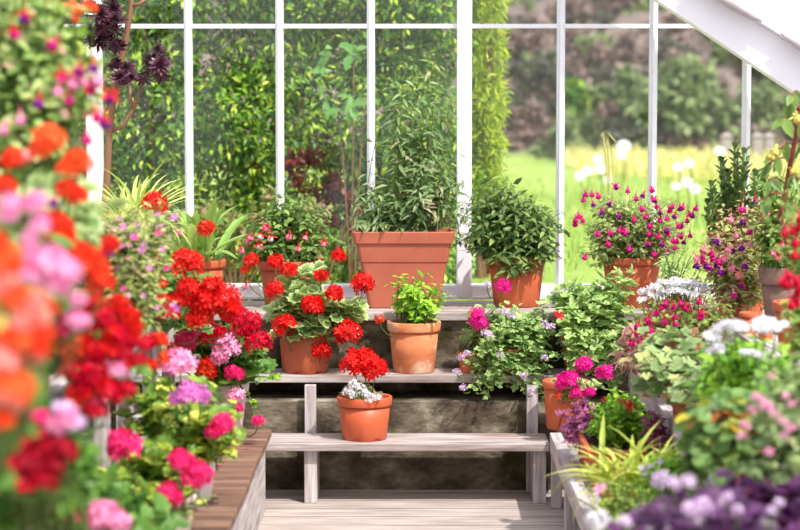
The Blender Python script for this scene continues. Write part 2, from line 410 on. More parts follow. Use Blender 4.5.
def foliage(root, base, crowns, leaf, origin_h, stem='stem', stem_r=.0022, seed=0, droop=.25, spread=.04, shell=.45, lean=.3, upb=.5, t0=None, off=(0, 0), ymax=None, names=('foliage', 'branching_stem')):
    """crowns: (x0,y0,x1,y1,D,n sprigs[,depth radius]); leaf: (template, material, size, leaves per sprig)"""
    r = np.random.default_rng(seed + 101)
    tmpl, lm, size, per = leaf
    gl, gs = Geo(), Geo()
    O0 = np.array((off[0], off[1], origin_h))
    for cr in crowns:
        c, rad = box_ell(*cr[:5], *(cr[6:7]))
        c = c - base
        for _ in range(cr[5]):
            u = unit(r.normal(size=3)); tip = c + u * rad * (r.uniform(shell ** 3, 1) ** (1 / 3))
            if ymax: tip[1] = min(tip[1], ymax - base[1] - r.uniform(0, .02))
            O = O0 + np.array((*r.normal(0, spread * .5, 2), 0))
            v = tip - O; ln = np.linalg.norm(v) + 1e-6
            C = O + np.array((v[0] * lean, v[1] * lean, v[2] * .65 + .12 * ln))
            st = t0 if t0 is not None else max(.12, 1 - min(.92, 1.15 * rad.mean() / ln))
            pts = bez(O, C, tip, np.linspace(0, 1, 6))
            gs.tube(pts, np.linspace(stem_r * 1.5, stem_r * .5, 6), 4, r.uniform(0, 1), cap=False)
            tt = np.linspace(st, 1, per) + r.normal(0, .02, per); tt = np.clip(tt, 0, 1)
            pos = bez(O, C, tip, tt); tan = unit(bez(O, C, tip, np.clip(tt + .03, 0, 1.03)) - pos)
            ph = np.arange(per) * 2.4 + r.uniform(0, 6)
            rd = np.stack([np.cos(ph), np.sin(ph), 0 * ph], -1)
            rd = unit(rd - tan * (rd * tan).sum(1)[:, None] * .7)
            d = rd + tan * .45 + r.normal(0, .25, (per, 3)); d[:, 2] -= droop
            up = np.array((0.12, -.25, 1.)) * upb * 2 + r.normal(0, .35, (per, 3)) + u * .35
            sz = size * r.uniform(.65, 1.2, per) * (1 - .35 * np.clip((tt - .8) / .2, 0, 1))
            R = frames(d, up) * sz[:, None, None]
            gl.inst(tmpl, R, pos + rd * size * .12, np.clip(r.normal(.5, .27, per), 0, 1))
    f = gl.build(names[0], M[lm], root); gs.build(names[1], M[stem], root)
    return f

def leaf_cloud(g, r, c, rad, n, tmpl, size, shell=.6, droop=.3, upv=(0, -.3, 1.), tmean=.5, tsd=.27):
    u = unit(r.normal(size=(n, 3))); q = r.uniform(shell ** 3, 1, n) ** (1 / 3)
    pos = c + u * rad * q[:, None]
    d = u + r.normal(0, .6, (n, 3)); d[:, 2] -= droop
    up = np.array(upv) + u * .6 + r.normal(0, .4, (n, 3))
    R = frames(d, up) * (size * r.uniform(.6, 1.25, n))[:, None, None]
    g.inst(tmpl, R, pos, np.clip(r.normal(tmean, tsd, n), 0, 1))

# ---------------------------------------------------------------- flowers
_cache = {}
def petal5(w=.42, n=5, lift=.25):
    V, Q, T, rim = [(0, 0, 0)], [], [], [0]
    for i in range(n):
        a = 2 * math.pi * i / n; ca, sa = math.cos(a), math.sin(a)
        b = len(V)
        for (x, y, z) in ((-.16, .28, lift * .3), (.16, .28, lift * .3), (-w / 2 - .06, .7, lift * .75), (w / 2 + .06, .7, lift * .75), (-.14, 1., lift), (.14, .98, lift)):
            V.append((x * ca - y * sa, x * sa + y * ca, z)); rim.append(y)
        T.append((0, b + 1, b)); Q += [(b, b + 1, b + 3, b + 2), (b + 2, b + 3, b + 5, b + 4)]
    return np.array(V, float), [np.array(T), np.array(Q)], np.array(rim, float)
FLORET = petal5()

def head_mesh(col, var, n=38, flat=1., lo=-.55, fl=.36):
    k = ('h', col, var, n, flat)
    if k in _cache: return _cache[k]
    r = np.random.default_rng(hash((var, n)) % 1000 + 5)
    g = Geo()
    i = np.arange(n) + .5
    zz = 1 - (1 - lo) * i / n; ph = i * 2.39996
    u = np.stack([np.sqrt(np.clip(1 - zz * zz, 0, 1)) * np.cos(ph), np.sqrt(np.clip(1 - zz * zz, 0, 1)) * np.sin(ph), zz], -1)
    nrm = unit(u + r.normal(0, .3, (n, 3)))
    if flat < .5: nrm = unit(nrm * np.array((.45, .45, 1.)) + np.array((0, -.25, .3)))
    y = unit(np.cross(nrm, r.normal(size=(n, 3))))
    x = np.cross(y, nrm)
    R = np.stack([x, y, nrm], -1) * (fl * r.uniform(.85, 1.2, n))[:, None, None]
    pos = u * np.array((1, 1, flat)) * (.74 + r.uniform(-.16, .18, n))[:, None]
    g.inst(FLORET, R, pos, r.uniform(0, 1, n))
    # short pedicels from the centre
    for j in range(0, n, 3): g.tube([(0, 0, -.25), pos[j]], .02, 3, .3, cap=False)
    _cache[k] = g.mesh('flower_head', [M[col]])
    return _cache[k]

NFL = [0]
def head(root, px, py, rp, D, col, stalk=True, down=.16, flat=1., n=38, mat_stalk='stem', name='flower_head', to=None, label=None):
    base = np.array(root.location)
    c = P(px, py, D) - base; s = rp / F * D
    NFL[0] += 1
    me = head_mesh(col, NFL[0] % 3, n, flat)
    o = bpy.data.objects.new(name, me); COL.objects.link(o); o.parent = root
    r = np.random.default_rng(NFL[0])
    Mx = Matrix.Translation(Vector(c)) @ Euler((r.normal(.18, .15), r.normal(0, .18), r.uniform(0, 6))).to_matrix().to_4x4() @ Matrix.Scale(s, 4)
    o.matrix_basis = Mx
    if label: o['label'] = label
    if stalk:
        t = np.array(to) if to is not None else np.array((0, 0, max(.1, c[2] * .5)))
        v = t - c; v = v / (np.linalg.norm(v) + 1e-6)
        e = c + v * down * np.array((1, 1, .6)) + np.array((0, .02, -down * .7))
        pts = bez(c + np.array((0, 0, -s * .15)), c + np.array((0, 0, -down * .6)), e, np.linspace(0, 1, 5))
        inv = Mx.inverted()
        pl = [tuple(inv @ Vector(p)) for p in pts]
        g = Geo(); g.tube(pl, .0022 / s, 5)
        g.build('flower_stalk', M[mat_stalk], o)
    return o

def fuchsia_meshes(sep, cor):
    k = ('f', sep, cor)
    if k in _cache: return _cache[k]
    g = Geo()
    g.lathe([(.03, 0), (.075, -.08), (.06, -.2), (.085, -.36), (.1, -.42)], 8)
    lf = t_leaf(.36, 4, .1, -.25)
    for i in range(4):
        a = i * math.pi / 2 + .3
        d = np.array([[math.cos(a), math.sin(a), -.35]])
        g.inst(lf, frames(d, np.array([[0, 0, 1.]])) * .5, np.array([[math.cos(a) * .08, math.sin(a) * .08, -.38]]), np.array([.3 + .15 * i]))
    for i in range(4):
        a = i * 1.6; g.tube([(0, 0, -.4), (.05 * math.cos(a), .05 * math.sin(a), -1.05 - .1 * (i == 0))], .012, 3, .4)
    g.tube([(0, 0, .35), (.02, 0, .15), (0, 0, 0)], .014, 4, .2)
    ms = g.mesh('flower', [M[sep]])
    g = Geo()
    def fn(V, th):
        V[-1, :, 2] += .05 * np.sin(4 * th); return V
    g.lathe([(.09, -.4), (.19, -.5), (.22, -.64), (.26, -.8)], 12, fn=fn, tint=.5)
    # open skirt: inner layer
    g.lathe([(.06, -.42), (.13, -.6), (.16, -.78)], 10, tint=.8)
    mc = g.mesh('corolla', [M[cor]])
    _cache[k] = (ms, mc); return _cache[k]

def fuchsia(root, px, py, lp, D, sep='fucred', cor='violet'):
    base = np.array(root.location)
    a, b = fuchsia_meshes(sep, cor)
    NFL[0] += 1; r = np.random.default_rng(NFL[0] + 77)
    s = lp / F * D
    o = bpy.data.objects.new('flower', a); COL.objects.link(o); o.parent = root
    o.location = P(px, py - lp * .5, D) - base
    o.rotation_euler = (r.normal(0, .25), r.normal(0, .25), r.uniform(0, 6)); o.scale = (s * 1.25, s * 1.25, s)
    c = bpy.data.objects.new('corolla', b); COL.objects.link(c); c.parent = o
    return o

def umbel(root, px, py, rp, D, col='white', n=26, name='flower_head'):
    """flat-topped cluster"""
    return head(root, px, py, rp, D, col, down=.12, flat=.28, n=n, name=name)

def small(root, px, py, rp, D, col, name='flower'):
    """one small five-petalled bloom"""
    base = np.array(root.location)
    k = ('s', col)
    if k not in _cache:
        g = Geo(); V, f, rim = FLORET; g.add(V * np.array((1, 1, .8)), f, .5, rim); g.lathe([(.0001, -.1), (.1, .02), (.08, .1), (.0001, .12)], 6, tint=1.); _cache[k] = g.mesh(name, [M[col]])
    NFL[0] += 1; r = np.random.default_rng(NFL[0] + 77)
    o = bpy.data.objects.new(name, _cache[k]); COL.objects.link(o); o.parent = root
    o.location = P(px, py, D) - base; s = rp / F * D; o.scale = (s, s, s)
    o.rotation_euler = (r.normal(1.0, .4), r.normal(0, .4), r.uniform(-.5, .5))
    return o

def plant(name, label, cat, X, D, z, pot, crowns, leaf, group=None, **kw):
    root = empty(name, (X, D, z), label, cat, group)
    h = .03 if z > .33 and z < .34 else .15
    if pot:
        kind, *a = pot
        if kind == 'round': round_pot(root, *a[:4], **(a[4] if len(a) > 4 else {})); h = a[2]
        else: trough_pot(root, *a[:4], **(a[4] if len(a) > 4 else {})); h = a[2]
    if crowns:
        foliage(root, np.array((X, D, z)), crowns, leaf, h - .02, seed=int(abs(X * 1000 + D * 77)), **kw)
    return root

# ================================================================ the setting
def struct(g, name, mat, parent=None, **k):
    return g.build(name, mat, parent, **({} if parent else {'kind': 'structure'}), **k)

g = Geo().box(-2.4, 2.6, -1.5, 7.49, -.08, 0); struct(g, 'floor', M['floor'], smooth=False)
# stepped concrete base of the end wall: two risers, one tread, ledge on top
prof = [(7.465, -.05), (7.465, .335), (7.725, .342), (7.725, .615), (8.24, .615), (8.24, -.05)]
g = Geo(); n = len(prof)
V = [(x, y, z) for x in (-2.4, 2.6) for y, z in prof]
g.add(V, [[(i, (i + 1) % n, n + (i + 1) % n, n + i) for i in range(n)], [tuple(range(n))[::-1], tuple(range(n, 2 * n))]])
struct(g, 'wall_back', M['concrete'], smooth=False)
g = Geo().box(-2.4, 2.6, 7.70, 8.17, .617, .65); struct(g, 'trim_1', M['woodw'], smooth=False, bevel=.004)
for nm, x0, x1 in (('wall_left', -2.42, -2.3), ('wall_right', 2.3, 2.42)):
    g = Geo().box(x0, x1, -1.5, 8.3, -.05, .72); struct(g, nm, M['dwarf'], smooth=False)

WD = 8.24
def wx(px): return (px - 415) / F * WD
def window(name, xa, xb, bars):
    root = empty(name, ((wx(xa) + wx(xb)) / 2, WD, .655), kind='structure')
    ox = root.location.x
    X0, X1 = wx(xa) - ox, wx(xb) - ox
    top = 1.75
    Geo().box(X0 - .03, X0 + .03, -.04, .045, 0, top).build('main_post', M['paint'], root, smooth=False, bevel=.004)
    Geo().box(X0 + .03, X1 - .03, -.055, .035, 0, .058).build('bottom_rail', M['paint'], root, smooth=False, bevel=.006)
    Geo().box(X0 + .03, X1 - .03, -.075, -.055, 0, .014).build('sill_lip', M['paint'], root, smooth=False, bevel=.003)
    xs = [X0 + .03]
    for b in bars:
        x = wx(b) - ox
        gb = Geo().box(x - .016, x + .016, -.008, .03, .058, top).box(x - .006, x + .006, -.028, -.008, .058, top)
        gb.build('glazing_bar', M['paint'], root, smooth=False, bevel=.003)
        xs.append(x)
    xs.append(X1 - .03)
    zt = P(400, 26, WD)[2] - .655
    for i in range(len(xs) - 1):
        a, b = xs[i] + (.016 if i else 0), xs[i + 1] - (.016 if i < len(xs) - 2 else 0)
        Geo().box(a, b, -.012, .02, zt - .009, zt + .008).build('transom', M['paint'], root, smooth=False)
        Geo().box(a, b, .004, .007, .058, zt - .009).build('pane', M['glass'], root, smooth=False)
        Geo().box(a, b, .004, .007, zt + .008, top).build('pane', M['glass'], root, smooth=False)
window('window_1', -274, 95, [-182, -90, 2])
window('window_2', 95, 464, [189, 280, 371])
window('window_3', 464, 833, [560, 652, 745])

# white raking rafter of the roof's right slope, its moulding and the roof boards above
def rake(name, lo, up, D0, D1, mat, parent=None):
    (ax, ay), (bx, by) = lo; (cx, cy), (dx, dy) = up
    V = []
    for D in (D0, D1):
        for (x, y) in ((ax, ay), (bx, by), (dx, dy), (cx, cy)):
            p = P(x, y, 8.0); V.append((p[0], D, p[2]))
    g = Geo().add(V, [[(0, 1, 2, 3), (7, 6, 5, 4), (0, 4, 5, 1), (1, 5, 6, 2), (2, 6, 7, 3), (3, 7, 4, 0)]])
    o = g.build(name, mat, parent, smooth=False, bevel=.004)
    if not parent: o['kind'] = 'structure'
    return o
def ln(x, x0, y0, s): return y0 + (x - x0) * s
sl = 97 / 145
a, b = 540, 960
rk = rake('trim_2', ((a, ln(a, 655, 0, sl)), (b, ln(b, 655, 0, sl))), ((a, ln(a, 719, 0, .615)), (b, ln(b, 719, 0, .615))), 7.98, 8.06, M['paint'])
rk2 = rake('trim_3', ((a, ln(a, 719, 0, .615)), (b, ln(b, 719, 0, .615))), ((a, ln(a, 719, -55, .615)), (b, ln(b, 719, -55, .615))), 7.93, 8.0, M['paint'])
M['iron'] = surf('grey_painted_iron', [(.3, (176, 166, 170)), (.7, (206, 198, 202))], 8, rough=.5)
for x0, x1 in ((690, 762), (781, 852)):
    A = P(x0, ln(x0, 719, -5, .615), 7.92); B = P(x1, ln(x1, 719, -5, .615), 7.92)
    g = Geo(); t = np.linspace(0, 1, 9)
    g.tube(A + (B - A) * t[:, None], .004 + .02 * np.sqrt(np.clip(1 - (2 * t - 1) ** 2, 0, 1)), 10)
    g.build('iron_bracket', M['iron'], rk2)

# ground outside: flat meadow that turns into a steep scrubby bank
nx, ny = 60, 70
xs = np.linspace(-16, 20, nx); ys = np.concatenate([np.linspace(8.3, 24, 40), np.linspace(24.6, 46, 30)])
X, Y = np.meshgrid(xs, ys)
r0 = np.random.default_rng(3)
Z = .52 + .030 * (Y - 8.3) + np.clip(Y - 20.8, 0, 99) * .42 + .04 * np.sin(X * 1.3 + Y * .7) + np.where(Y > 22, r0.normal(0, .16, X.shape), r0.normal(0, .012, X.shape))
def gz(x, y): return .52 + .030 * (y - 8.3) + max(0, y - 20.8) * .42
i, j = np.meshgrid(np.arange(ny - 1), np.arange(nx - 1), indexing='ij'); k = i * nx + j
g = Geo().add(np.stack([X, Y, Z], -1).reshape(-1, 3), [np.stack([k, k + 1, k + nx + 1, k + nx], -1).reshape(-1, 4)])
struct(g, 'ground', M['ground'])

# ================================================================ outside planting
def shrub(name, label, cat, X, Y, c, rad, n, tmpl, size, lm, stem='stembr', group=None, shell=.55, trunk=.03, kids=7, per=120, **kw):
    z = gz(X, Y)
    root = empty(name, (X, Y, z), label, cat, group)
    b = np.array((X, Y, z)); r = np.random.default_rng(int(abs(X * 91 + Y * 37)))
    g = Geo()
    for cc, rr in zip(c, rad):
        cc = np.array(cc) - b; rr = np.array(rr)
        # clumps of leaves over the crown give it an uneven outline
        m = max(6, int(n / len(c) / per))
        for _ in range(m):
            u = unit(r.normal(size=3)); q = r.uniform(.3, 1) ** (1 / 3)
            leaf_cloud(g, r, cc + u * rr * q * .86, rr * r.uniform(.16, .32), int(n / len(c) / m), tmpl, size, shell=.3, **kw)
    g.build('foliage', M[lm], root)
    g = Geo()
    for i in range(kids):
        cc = np.array(c[i % len(c)]) - b; u = unit(r.normal(size=3)); t = cc + u * np.array(rad[i % len(c)]) * .7
        g.tube(bez(np.array((r.normal(0, trunk), r.normal(0, trunk), -.05)), np.array((t[0] * .3, t[1] * .3, t[2] * .6)), t, np.linspace(0, 1, 7)), np.linspace(trunk, trunk * .25, 7), 6)
    g.build('branching_stem', M[stem], root)
    return root

# the leafy hedge close behind the left panes (four shrubs grown together)
HD = 9.65
for (xa, xb, nm, lab) in ((-60, 95, 5200, 'leafy green hedge shrub outside behind the big potted fuchsia'),
                          (95, 215, 5600, 'leafy green hedge shrub outside behind the purple rosette tree'),
                          (215, 335, 5600, 'leafy green hedge shrub outside behind the red and white fuchsia'),
                          (335, 462, 5600, 'leafy green hedge shrub outside behind the tall salvia in the trough')):
    p0, p1 = P(xa, 150, HD), P(xb, 150, HD)
    cx = (p0[0] + p1[0]) / 2; hw = (p1[0] - p0[0]) / 2 + .05
    cs = [(cx + .06 * math.sin(k * 2), HD + .12 * (k % 2), .75 + .33 * k) for k in range(6)]
    shrub('hedge_shrub', lab, 'hedge', cx, HD, cs, [(hw * 1.05, .3, .34)] * 6, int(nm * 4.2), L_HED, .044, 'l_hedge', group='hedge outside the left panes', trunk=.012, kids=8, shell=.3, tmean=.5, tsd=.3, per=30, upv=(.1, -.7, 1.))
c = P(322, 185, 9.22); shrub('maple_shrub', 'dark red leaved shrub outside against the green hedge', 'shrub', c[0], 9.25, [c, c + np.array((.1, .02, -.12)), c + np.array((-.1, 0, .1))], [(.11, .06, .09)] * 3, 420, L_FIVE, .045, 'l_maple', trunk=.008)
c = P(352, 105, 9.05); shrub('climber', 'climbing plant with large pale leaves outside against the glass', 'climber', c[0], 9.05, [c, c + np.array((-.16, 0, .1)), c + np.array((-.02, .03, .25))], [(.12, .05, .09)] * 3, 36, L_OV, .085, 'l_pale', trunk=.006, kids=4, upv=(0, -1.2, .6))
c = P(235, 215, 9.1); shrub('low_shrub', 'low shrub with brick-tinged green leaves outside below the hedge', 'shrub', c[0], 9.12, [c, c + np.array((.25, 0, .03)), c + np.array((-.2, 0, -.03))], [(.2, .08, .12)] * 3, 900, L_OVS, .045, 'l_fuchred', trunk=.01)
cs = [P(484, y, 9.9) for y in (-60, -20, 20, 60, 100, 140, 180, 220)]
shrub('columnar_conifer', 'narrow yellow green conifer outside right of the wide white post', 'conifer', cs[0][0], 9.9, cs, [(.11, .12, .17)] * 7 + [(.08, .1, .14)], 15000, L_NAR, .055, 'l_conifer', trunk=.02, shell=.2, upv=(0, -.6, 1.), per=30)

# bank bushes, blurred far behind the meadow
for nm, lab, px, py, D, rx, rz, n, size, lm in (
    ('sage_bush', 'grey green bush on the bank behind the right panes', 690, 100, 21.2, .62, .62, 2600, .13, 'l_sage'),
    ('sage_bush', 'smaller grey green bush on the bank left of the big grey green one', 632, 96, 21.5, .40, .42, 1500, .13, 'l_sage'),
    ('sage_bush', 'olive bush on the bank below the white rafter', 775, 112, 21.3, .42, .45, 1600, .13, 'l_sage'),
    ('scrub_bush', 'dark scrub behind the meadow just right of the narrow conifer', 540, 125, 21.9, .36, .55, 2000, .11, 'l_dkbush'),
    ('scrub_bush', 'dark scrub bush at the meadow edge below the middle of the bank', 606, 128, 21.8, .34, .28, 1300, .11, 'l_dkbush'),
    ('meadow_bush', 'yellow green bush at the meadow edge beside a white glazing bar', 574, 92, 21.3, .13, .26, 420, .11, 'l_hedge')):
    c = P(px, py, D); zb = gz(c[0], D)
    c = np.array((c[0], D, max(c[2], zb + rz * .55)))
    shrub(nm, lab, 'bush', c[0], D, [c, c + np.array((rx * .5, .1, -rz * .3)), c + np.array((-rx * .5, 0, -rz * .25))], [(rx * .7, rx * .5, rz * .75)] * 3, n, L_OVS, size, lm, trunk=.03, per=60)
rb = np.random.default_rng(17)
for k in range(84):
    D = 20.95 + 6.2 * (k / 84) ** 1.3 + rb.uniform(-.12, .12); px = 478 + (k * 137.5) % 350 + rb.uniform(-12, 12)
    c = P(px, 100, D); z = gz(c[0], D); h = rb.uniform(.16, .34) * (D / 23); q = rb.uniform(.28, .52)
    c = np.array((c[0], D, z + h * .6))
    lm, nm, lb = (('l_brown', 'heather_bush', 'dusty brown scrub among many on the blurred bank'), ('l_dkbush', 'scrub_bush', 'dark scrub among many on the blurred bank'), ('l_brown', 'heather_bush', 'dusty brown scrub among many on the blurred bank'), ('l_sage', 'sage_bush', 'small grey green bush among many on the blurred bank'))[k % 4]
    shrub(nm, lb, 'bush', c[0], D, [c, c + np.array((q * .5, 0, -.05))], [(q * .6, q * .45, h)] * 2, 620, L_OVS, .12, lm, group=lb.split(' among')[0] + ' on the bank', trunk=.02, kids=4, per=50)

def blades(g, r, base, n, Lr, tmpl_list, spread=(0, 0), tilt=(.2, .9), az=None, tsd=.3):
    per = [[] for _ in tmpl_list]
    for i in range(n):
        a = r.uniform(0, 2 * math.pi) if az is None else r.uniform(*az)
        e = r.uniform(*tilt); L = r.uniform(*Lr)
        d = np.array((math.cos(a) * math.sin(e), math.sin(a) * math.sin(e), math.cos(e)))
        up = np.array((-math.cos(a), -math.sin(a), .9)) + r.normal(0, .15, 3)
        up = -up if up[2] < 0 else up
        R = frames(d[None], up[None])[0] * L
        per[r.integers(len(tmpl_list))].append((R, base + np.array((r.normal(0, spread[0] or .01), r.normal(0, spread[1] or .01), 0)), np.clip(r.normal(.5, tsd), 0, 1)))
    for t, p in zip(tmpl_list, per):
        if p: g.inst(t, np.array([q[0] for q in p]), np.array([q[1] for q in p]), np.array([q[2] for q in p]))

ST = [t_strap(.05, 5, .25), t_strap(.05, 5, .5)]
r = np.random.default_rng(5)
def meadow(name, n, xr, yr, mat, hL, tl=(.02, .4)):
    x = r.uniform(*xr, n); y = r.uniform(*yr, n)
    g = Geo(); a = r.uniform(0, 6.28, n); e = r.uniform(*tl, n)
    d = np.stack([np.cos(a) * np.sin(e), np.sin(a) * np.sin(e), np.cos(e)], -1)
    R = frames(d, np.stack([-np.cos(a), -np.sin(a), .6 + 0 * a], -1)) * r.uniform(*hL, n)[:, None, None]
    t = np.stack([x, y, .5 + .030 * (y - 8.3)], -1)
    g.inst(t_strap(.07, 3, .4), R, t, r.uniform(0, 1, n))
    o = g.build(name, M[mat]); o['kind'] = 'stuff'; return o
o = meadow('meadow_grass', 11000, (-.2, 6.5), (8.9, 17.6), 'l_grass', (.05, .13)); o['label'] = 'yellow green meadow grass outside the right panes'; o['category'] = 'grass'
o = meadow('dry_grass', 6500, (1.5, 6.5), (17.6, 20.7), 'l_dry', (.12, .28)); o['label'] = 'pale dry grass band at the foot of the bank'; o['category'] = 'grass'

DL = ['just left of the others, over the purple fuchsia', 'upper of the left trio', 'right of the left trio', 'high over the left trio', 'tallest of the middle clump', 'lower in the middle clump', 'below the left trio by the white bar',
      'left of the pair beside the thin white bar', 'upper right of the pair beside the thin white bar', 'low in the right patch', 'middle of the right patch', 'lowest right in the right patch', 'alone behind the succulent']
for (px, py, D, s), lb in zip(((580, 176, 15, 6.), (587, 171, 16, 6.), (600, 169, 15, 6.5), (598, 159, 17, 5.5), (624, 146, 17, 8), (621, 155, 16, 6), (608, 180, 14, 5), (678, 167, 16, 6), (689, 163, 17, 6), (676, 186, 14, 5.5), (687, 182, 14, 6.5), (695, 189, 13, 6.5), (720, 151, 18, 6)), DL):
    c = P(px, py, D); z = gz(c[0], D)
    root = empty('ox_eye_daisy', (c[0], D, z), 'white meadow flower outside, ' + lb, 'flower', 'white flowers in the meadow')
    hh = max(.1, c[2] - z); s = s / F * D
    g = Geo(); a = np.arange(15) * 2 * math.pi / 15
    lf = t_leaf(.34, 3, .05, .1, 1.2)
    d = np.stack([np.cos(a), np.sin(a), .1 + 0 * a], -1)
    Rx = Euler((math.radians(55), 0, 0)).to_matrix()
    Rm = np.array(Rx)
    R = np.einsum('ij,njk->nik', Rm, frames(d, np.tile((0, 0, 1.), (15, 1)))) * s
    g.inst(lf, R, np.tile((0, 0, hh), (15, 1)), r.uniform(0, 1, 15))
    fo = g.build('petals', M['white'], root)
    g = Geo(); g.lathe([(s * .28, -.004), (s * .26, .01), (.0001, .02)], 10); V = g.V[0] @ Rm.T + np.array((0, 0, hh)); g.V[0] = V
    g.build('disc', M['yellow'], root)
    g = Geo(); g.tube([(0, 0, 0), (.02, 0, hh * .5), (0, 0.005, hh)], .005, 5); g.build('stem', M['stem'], root)
for (px, lb) in ((726, 'left of the thin glazing bar under the rafter'), (757, 'just right of the thin glazing bar under the rafter'), (769, 'the one nearest the right edge')):
    c = P(px, 150, 19.6); z = gz(c[0], 19.6)
    root = empty('fence_post', (c[0], 19.6, z), 'pale fence post beyond the meadow, ' + lb, 'post', 'fence posts beyond the meadow')
    g = Geo().box(-.05, .05, -.05, .05, -.05, .30); g.build('shaft', M['woodw'], root, smooth=False, bevel=.006)
    g = Geo().loft([(.30, .06, .06, .01), (.315, .06, .06, .01), (.35, .01, .01, .004)]); g.build('top_piece', M['woodw'], root, smooth=False)
# grass seed stalks close to the glass
root = empty('seed_grass', (P(608, 150, 8.9)[0], 8.9, gz(1, 8.9)), 'tall bent grass stalks just outside the middle right pane', 'grass')
bz = np.array(root.location)
for pts in (((608, 190), (606, 160), (603, 132), (601, 138)), ((610, 190), (608, 150), (606, 130), (608, 140)), ((614, 200), (613, 160), (607, 132), (616, 142))):
    g = Geo(); pp = [np.array((0, 0, 0))] + [P(x, y, 8.9) - bz for x, y in pts]
    g.tube(pp, [.003, .003, .004, .005, .003], 5); g.build('stalk', M['l_dry'], root)

# ================================================================ timber stands
st = empty('tiered_plant_stand', (0, 7.4, 0), 'weathered white two step plank stand along the end wall', 'plant stand')
ST_ = lambda x0, x1, y0, y1, z0, z1: Geo().box(x0, x1, y0 - 7.4, y1 - 7.4, z0, z1)
ST_(-1.3, .488, 7.17, 7.30, .197, .225).build('shelf', M['woodw'], st, smooth=False, bevel=.003)
ST_(-1.3, .488, 7.308, 7.41, .197, .225).build('shelf', M['woodw'], st, smooth=False, bevel=.003)
ST_(-1.3, .79, 7.50, 7.60, .402, .43).build('shelf', M['woodw'], st, smooth=False, bevel=.003)
ST_(-1.3, .79, 7.607, 7.715, .402, .43).build('shelf', M['woodw'], st, smooth=False, bevel=.003)
for x in (-1.1, -.38, .455):
    ST_(x - .023, x + .023, 7.20, 7.42, 0, .197).build('leg', M['woodwz'], st, smooth=False, bevel=.003)
for x in (-1.1, -.392, .44):
    ST_(x - .021, x + .021, 7.425, 7.462, 0, .402).build('leg', M['woodwz'], st, smooth=False, bevel=.002)

bn = empty('slatted_bench', (-.69, 4.6, 0), 'low bench with wide brown boards on the left beside the aisle', 'bench')
y = 7.10; r = np.random.default_rng(8)
while y > 2.2:
    w = .25
    Geo().box(-.19, .18 + r.normal(0, .002), y - w + .026 - 4.6, y - 4.6, .262, .292 + r.normal(0, .0015)).build('board', M['woodb'], bn, smooth=False, bevel=.004)
    y -= w
Geo().box(.13, .155, 2.25 - 4.6, 7.08 - 4.6, 0, .26).build('side_panel', M['woodwy'], bn, smooth=False, bevel=.003)
Geo().box(-.16, .129, 7.05 - 4.6, 7.075 - 4.6, 0, .26).build('end_panel', M['woodwz'], bn, smooth=False)

ls = empty('post_and_rail_stand', (-1.15, 4.6, 0), 'taller weathered white post stand behind the brown bench on the left', 'plant stand')
for yy in (3.4, 4.0, 4.5, 4.96, 5.5, 5.96, 6.5, 7.0):
    Geo().box(.26, .30, yy - .03 - 4.6, yy + .03 - 4.6, 0, .70).build('post', M['woodwz'], ls, smooth=False, bevel=.003)
    Geo().box(-.35, -.31, yy - .03 - 4.6, yy + .03 - 4.6, 0, .70).build('post', M['woodwz'], ls, smooth=False, bevel=.003)
Geo().box(.235, .259, 2.6 - 4.6, 7.1 - 4.6, .40, .44).build('rail', M['woodwy'], ls, smooth=False, bevel=.003)
for k in range(5):
    x = -.36 + k * .135
    Geo().box(x, x + .125, 2.6 - 4.6, 7.14 - 4.6, .70, .73).build('shelf_board', M['woodwy'], ls, smooth=False, bevel=.003)

rs = empty('stepped_side_stand', (.9, 4.6, 0), 'stepped grey timber stand on the right with three plank tiers', 'plant stand')
RX = lambda x0, x1, y0, y1, z0, z1: Geo().box(x0 - .9, x1 - .9, y0 - 4.6, y1 - 4.6, z0, z1)
for (xa, xb, zt, y1) in ((.49, .80, .24, 7.2), (.80, 1.10, .44, 7.46), (1.10, 1.7, .65, 7.66)):
    RX(xa, xa + .042, 2.2, y1, zt - .05, zt + .022).build('front_rail', M['woodwy'], rs, smooth=False, bevel=.003)
    k = 2 if xb - xa < .4 else 4
    w = (xb - xa - .046) / k
    for i in range(k):
        RX(xa + .046 + i * w, xa + .046 + (i + 1) * w - .008, 2.2, y1, zt - .028, zt).build('tier_board', M['woodwy'], rs, smooth=False, bevel=.003)
    for yy in (2.6, 3.6, 4.6, 5.6, 6.5, y1 - .06):
        RX(xa + .003, xa + .04, yy - .03, yy + .03, 0, zt - .05).build('leg', M['woodwz'], rs, smooth=False, bevel=.003)
# ================================================================ plants in focus: end wall
LG, LGD = (L_RND, 'l_geran', .078, 7), (L_RND, 'l_gerdk', .075, 7)
# small front pot
p = plant('potted_geranium', 'small orange plastic pot on the lower plank with white blooms under a red head', 'potted plant', -.185, 7.285, .225,
          ('round', .097, .082, .158, M['terraplas'], dict(rim_h=.032, rim_o=.005, notch=True)), [(346, 384, 384, 402, 7.27, 8)], (L_RND, 'l_geran', .036, 4), t0=.5, spread=.08)
for x, y, q in ((355, 364, 15), (375, 370, 14), (366, 360, 13)): head(p, x, y, q, 7.25, 'red', down=.10, n=44)
for x, y, q in ((348, 391, 6), (354, 386, 6.5), (361, 389, 6), (366, 394, 5), (353, 395, 5.5), (371, 399, 6), (378, 398, 4.5)): head(p, x, y, q, 7.19, 'white', n=16, down=.05)

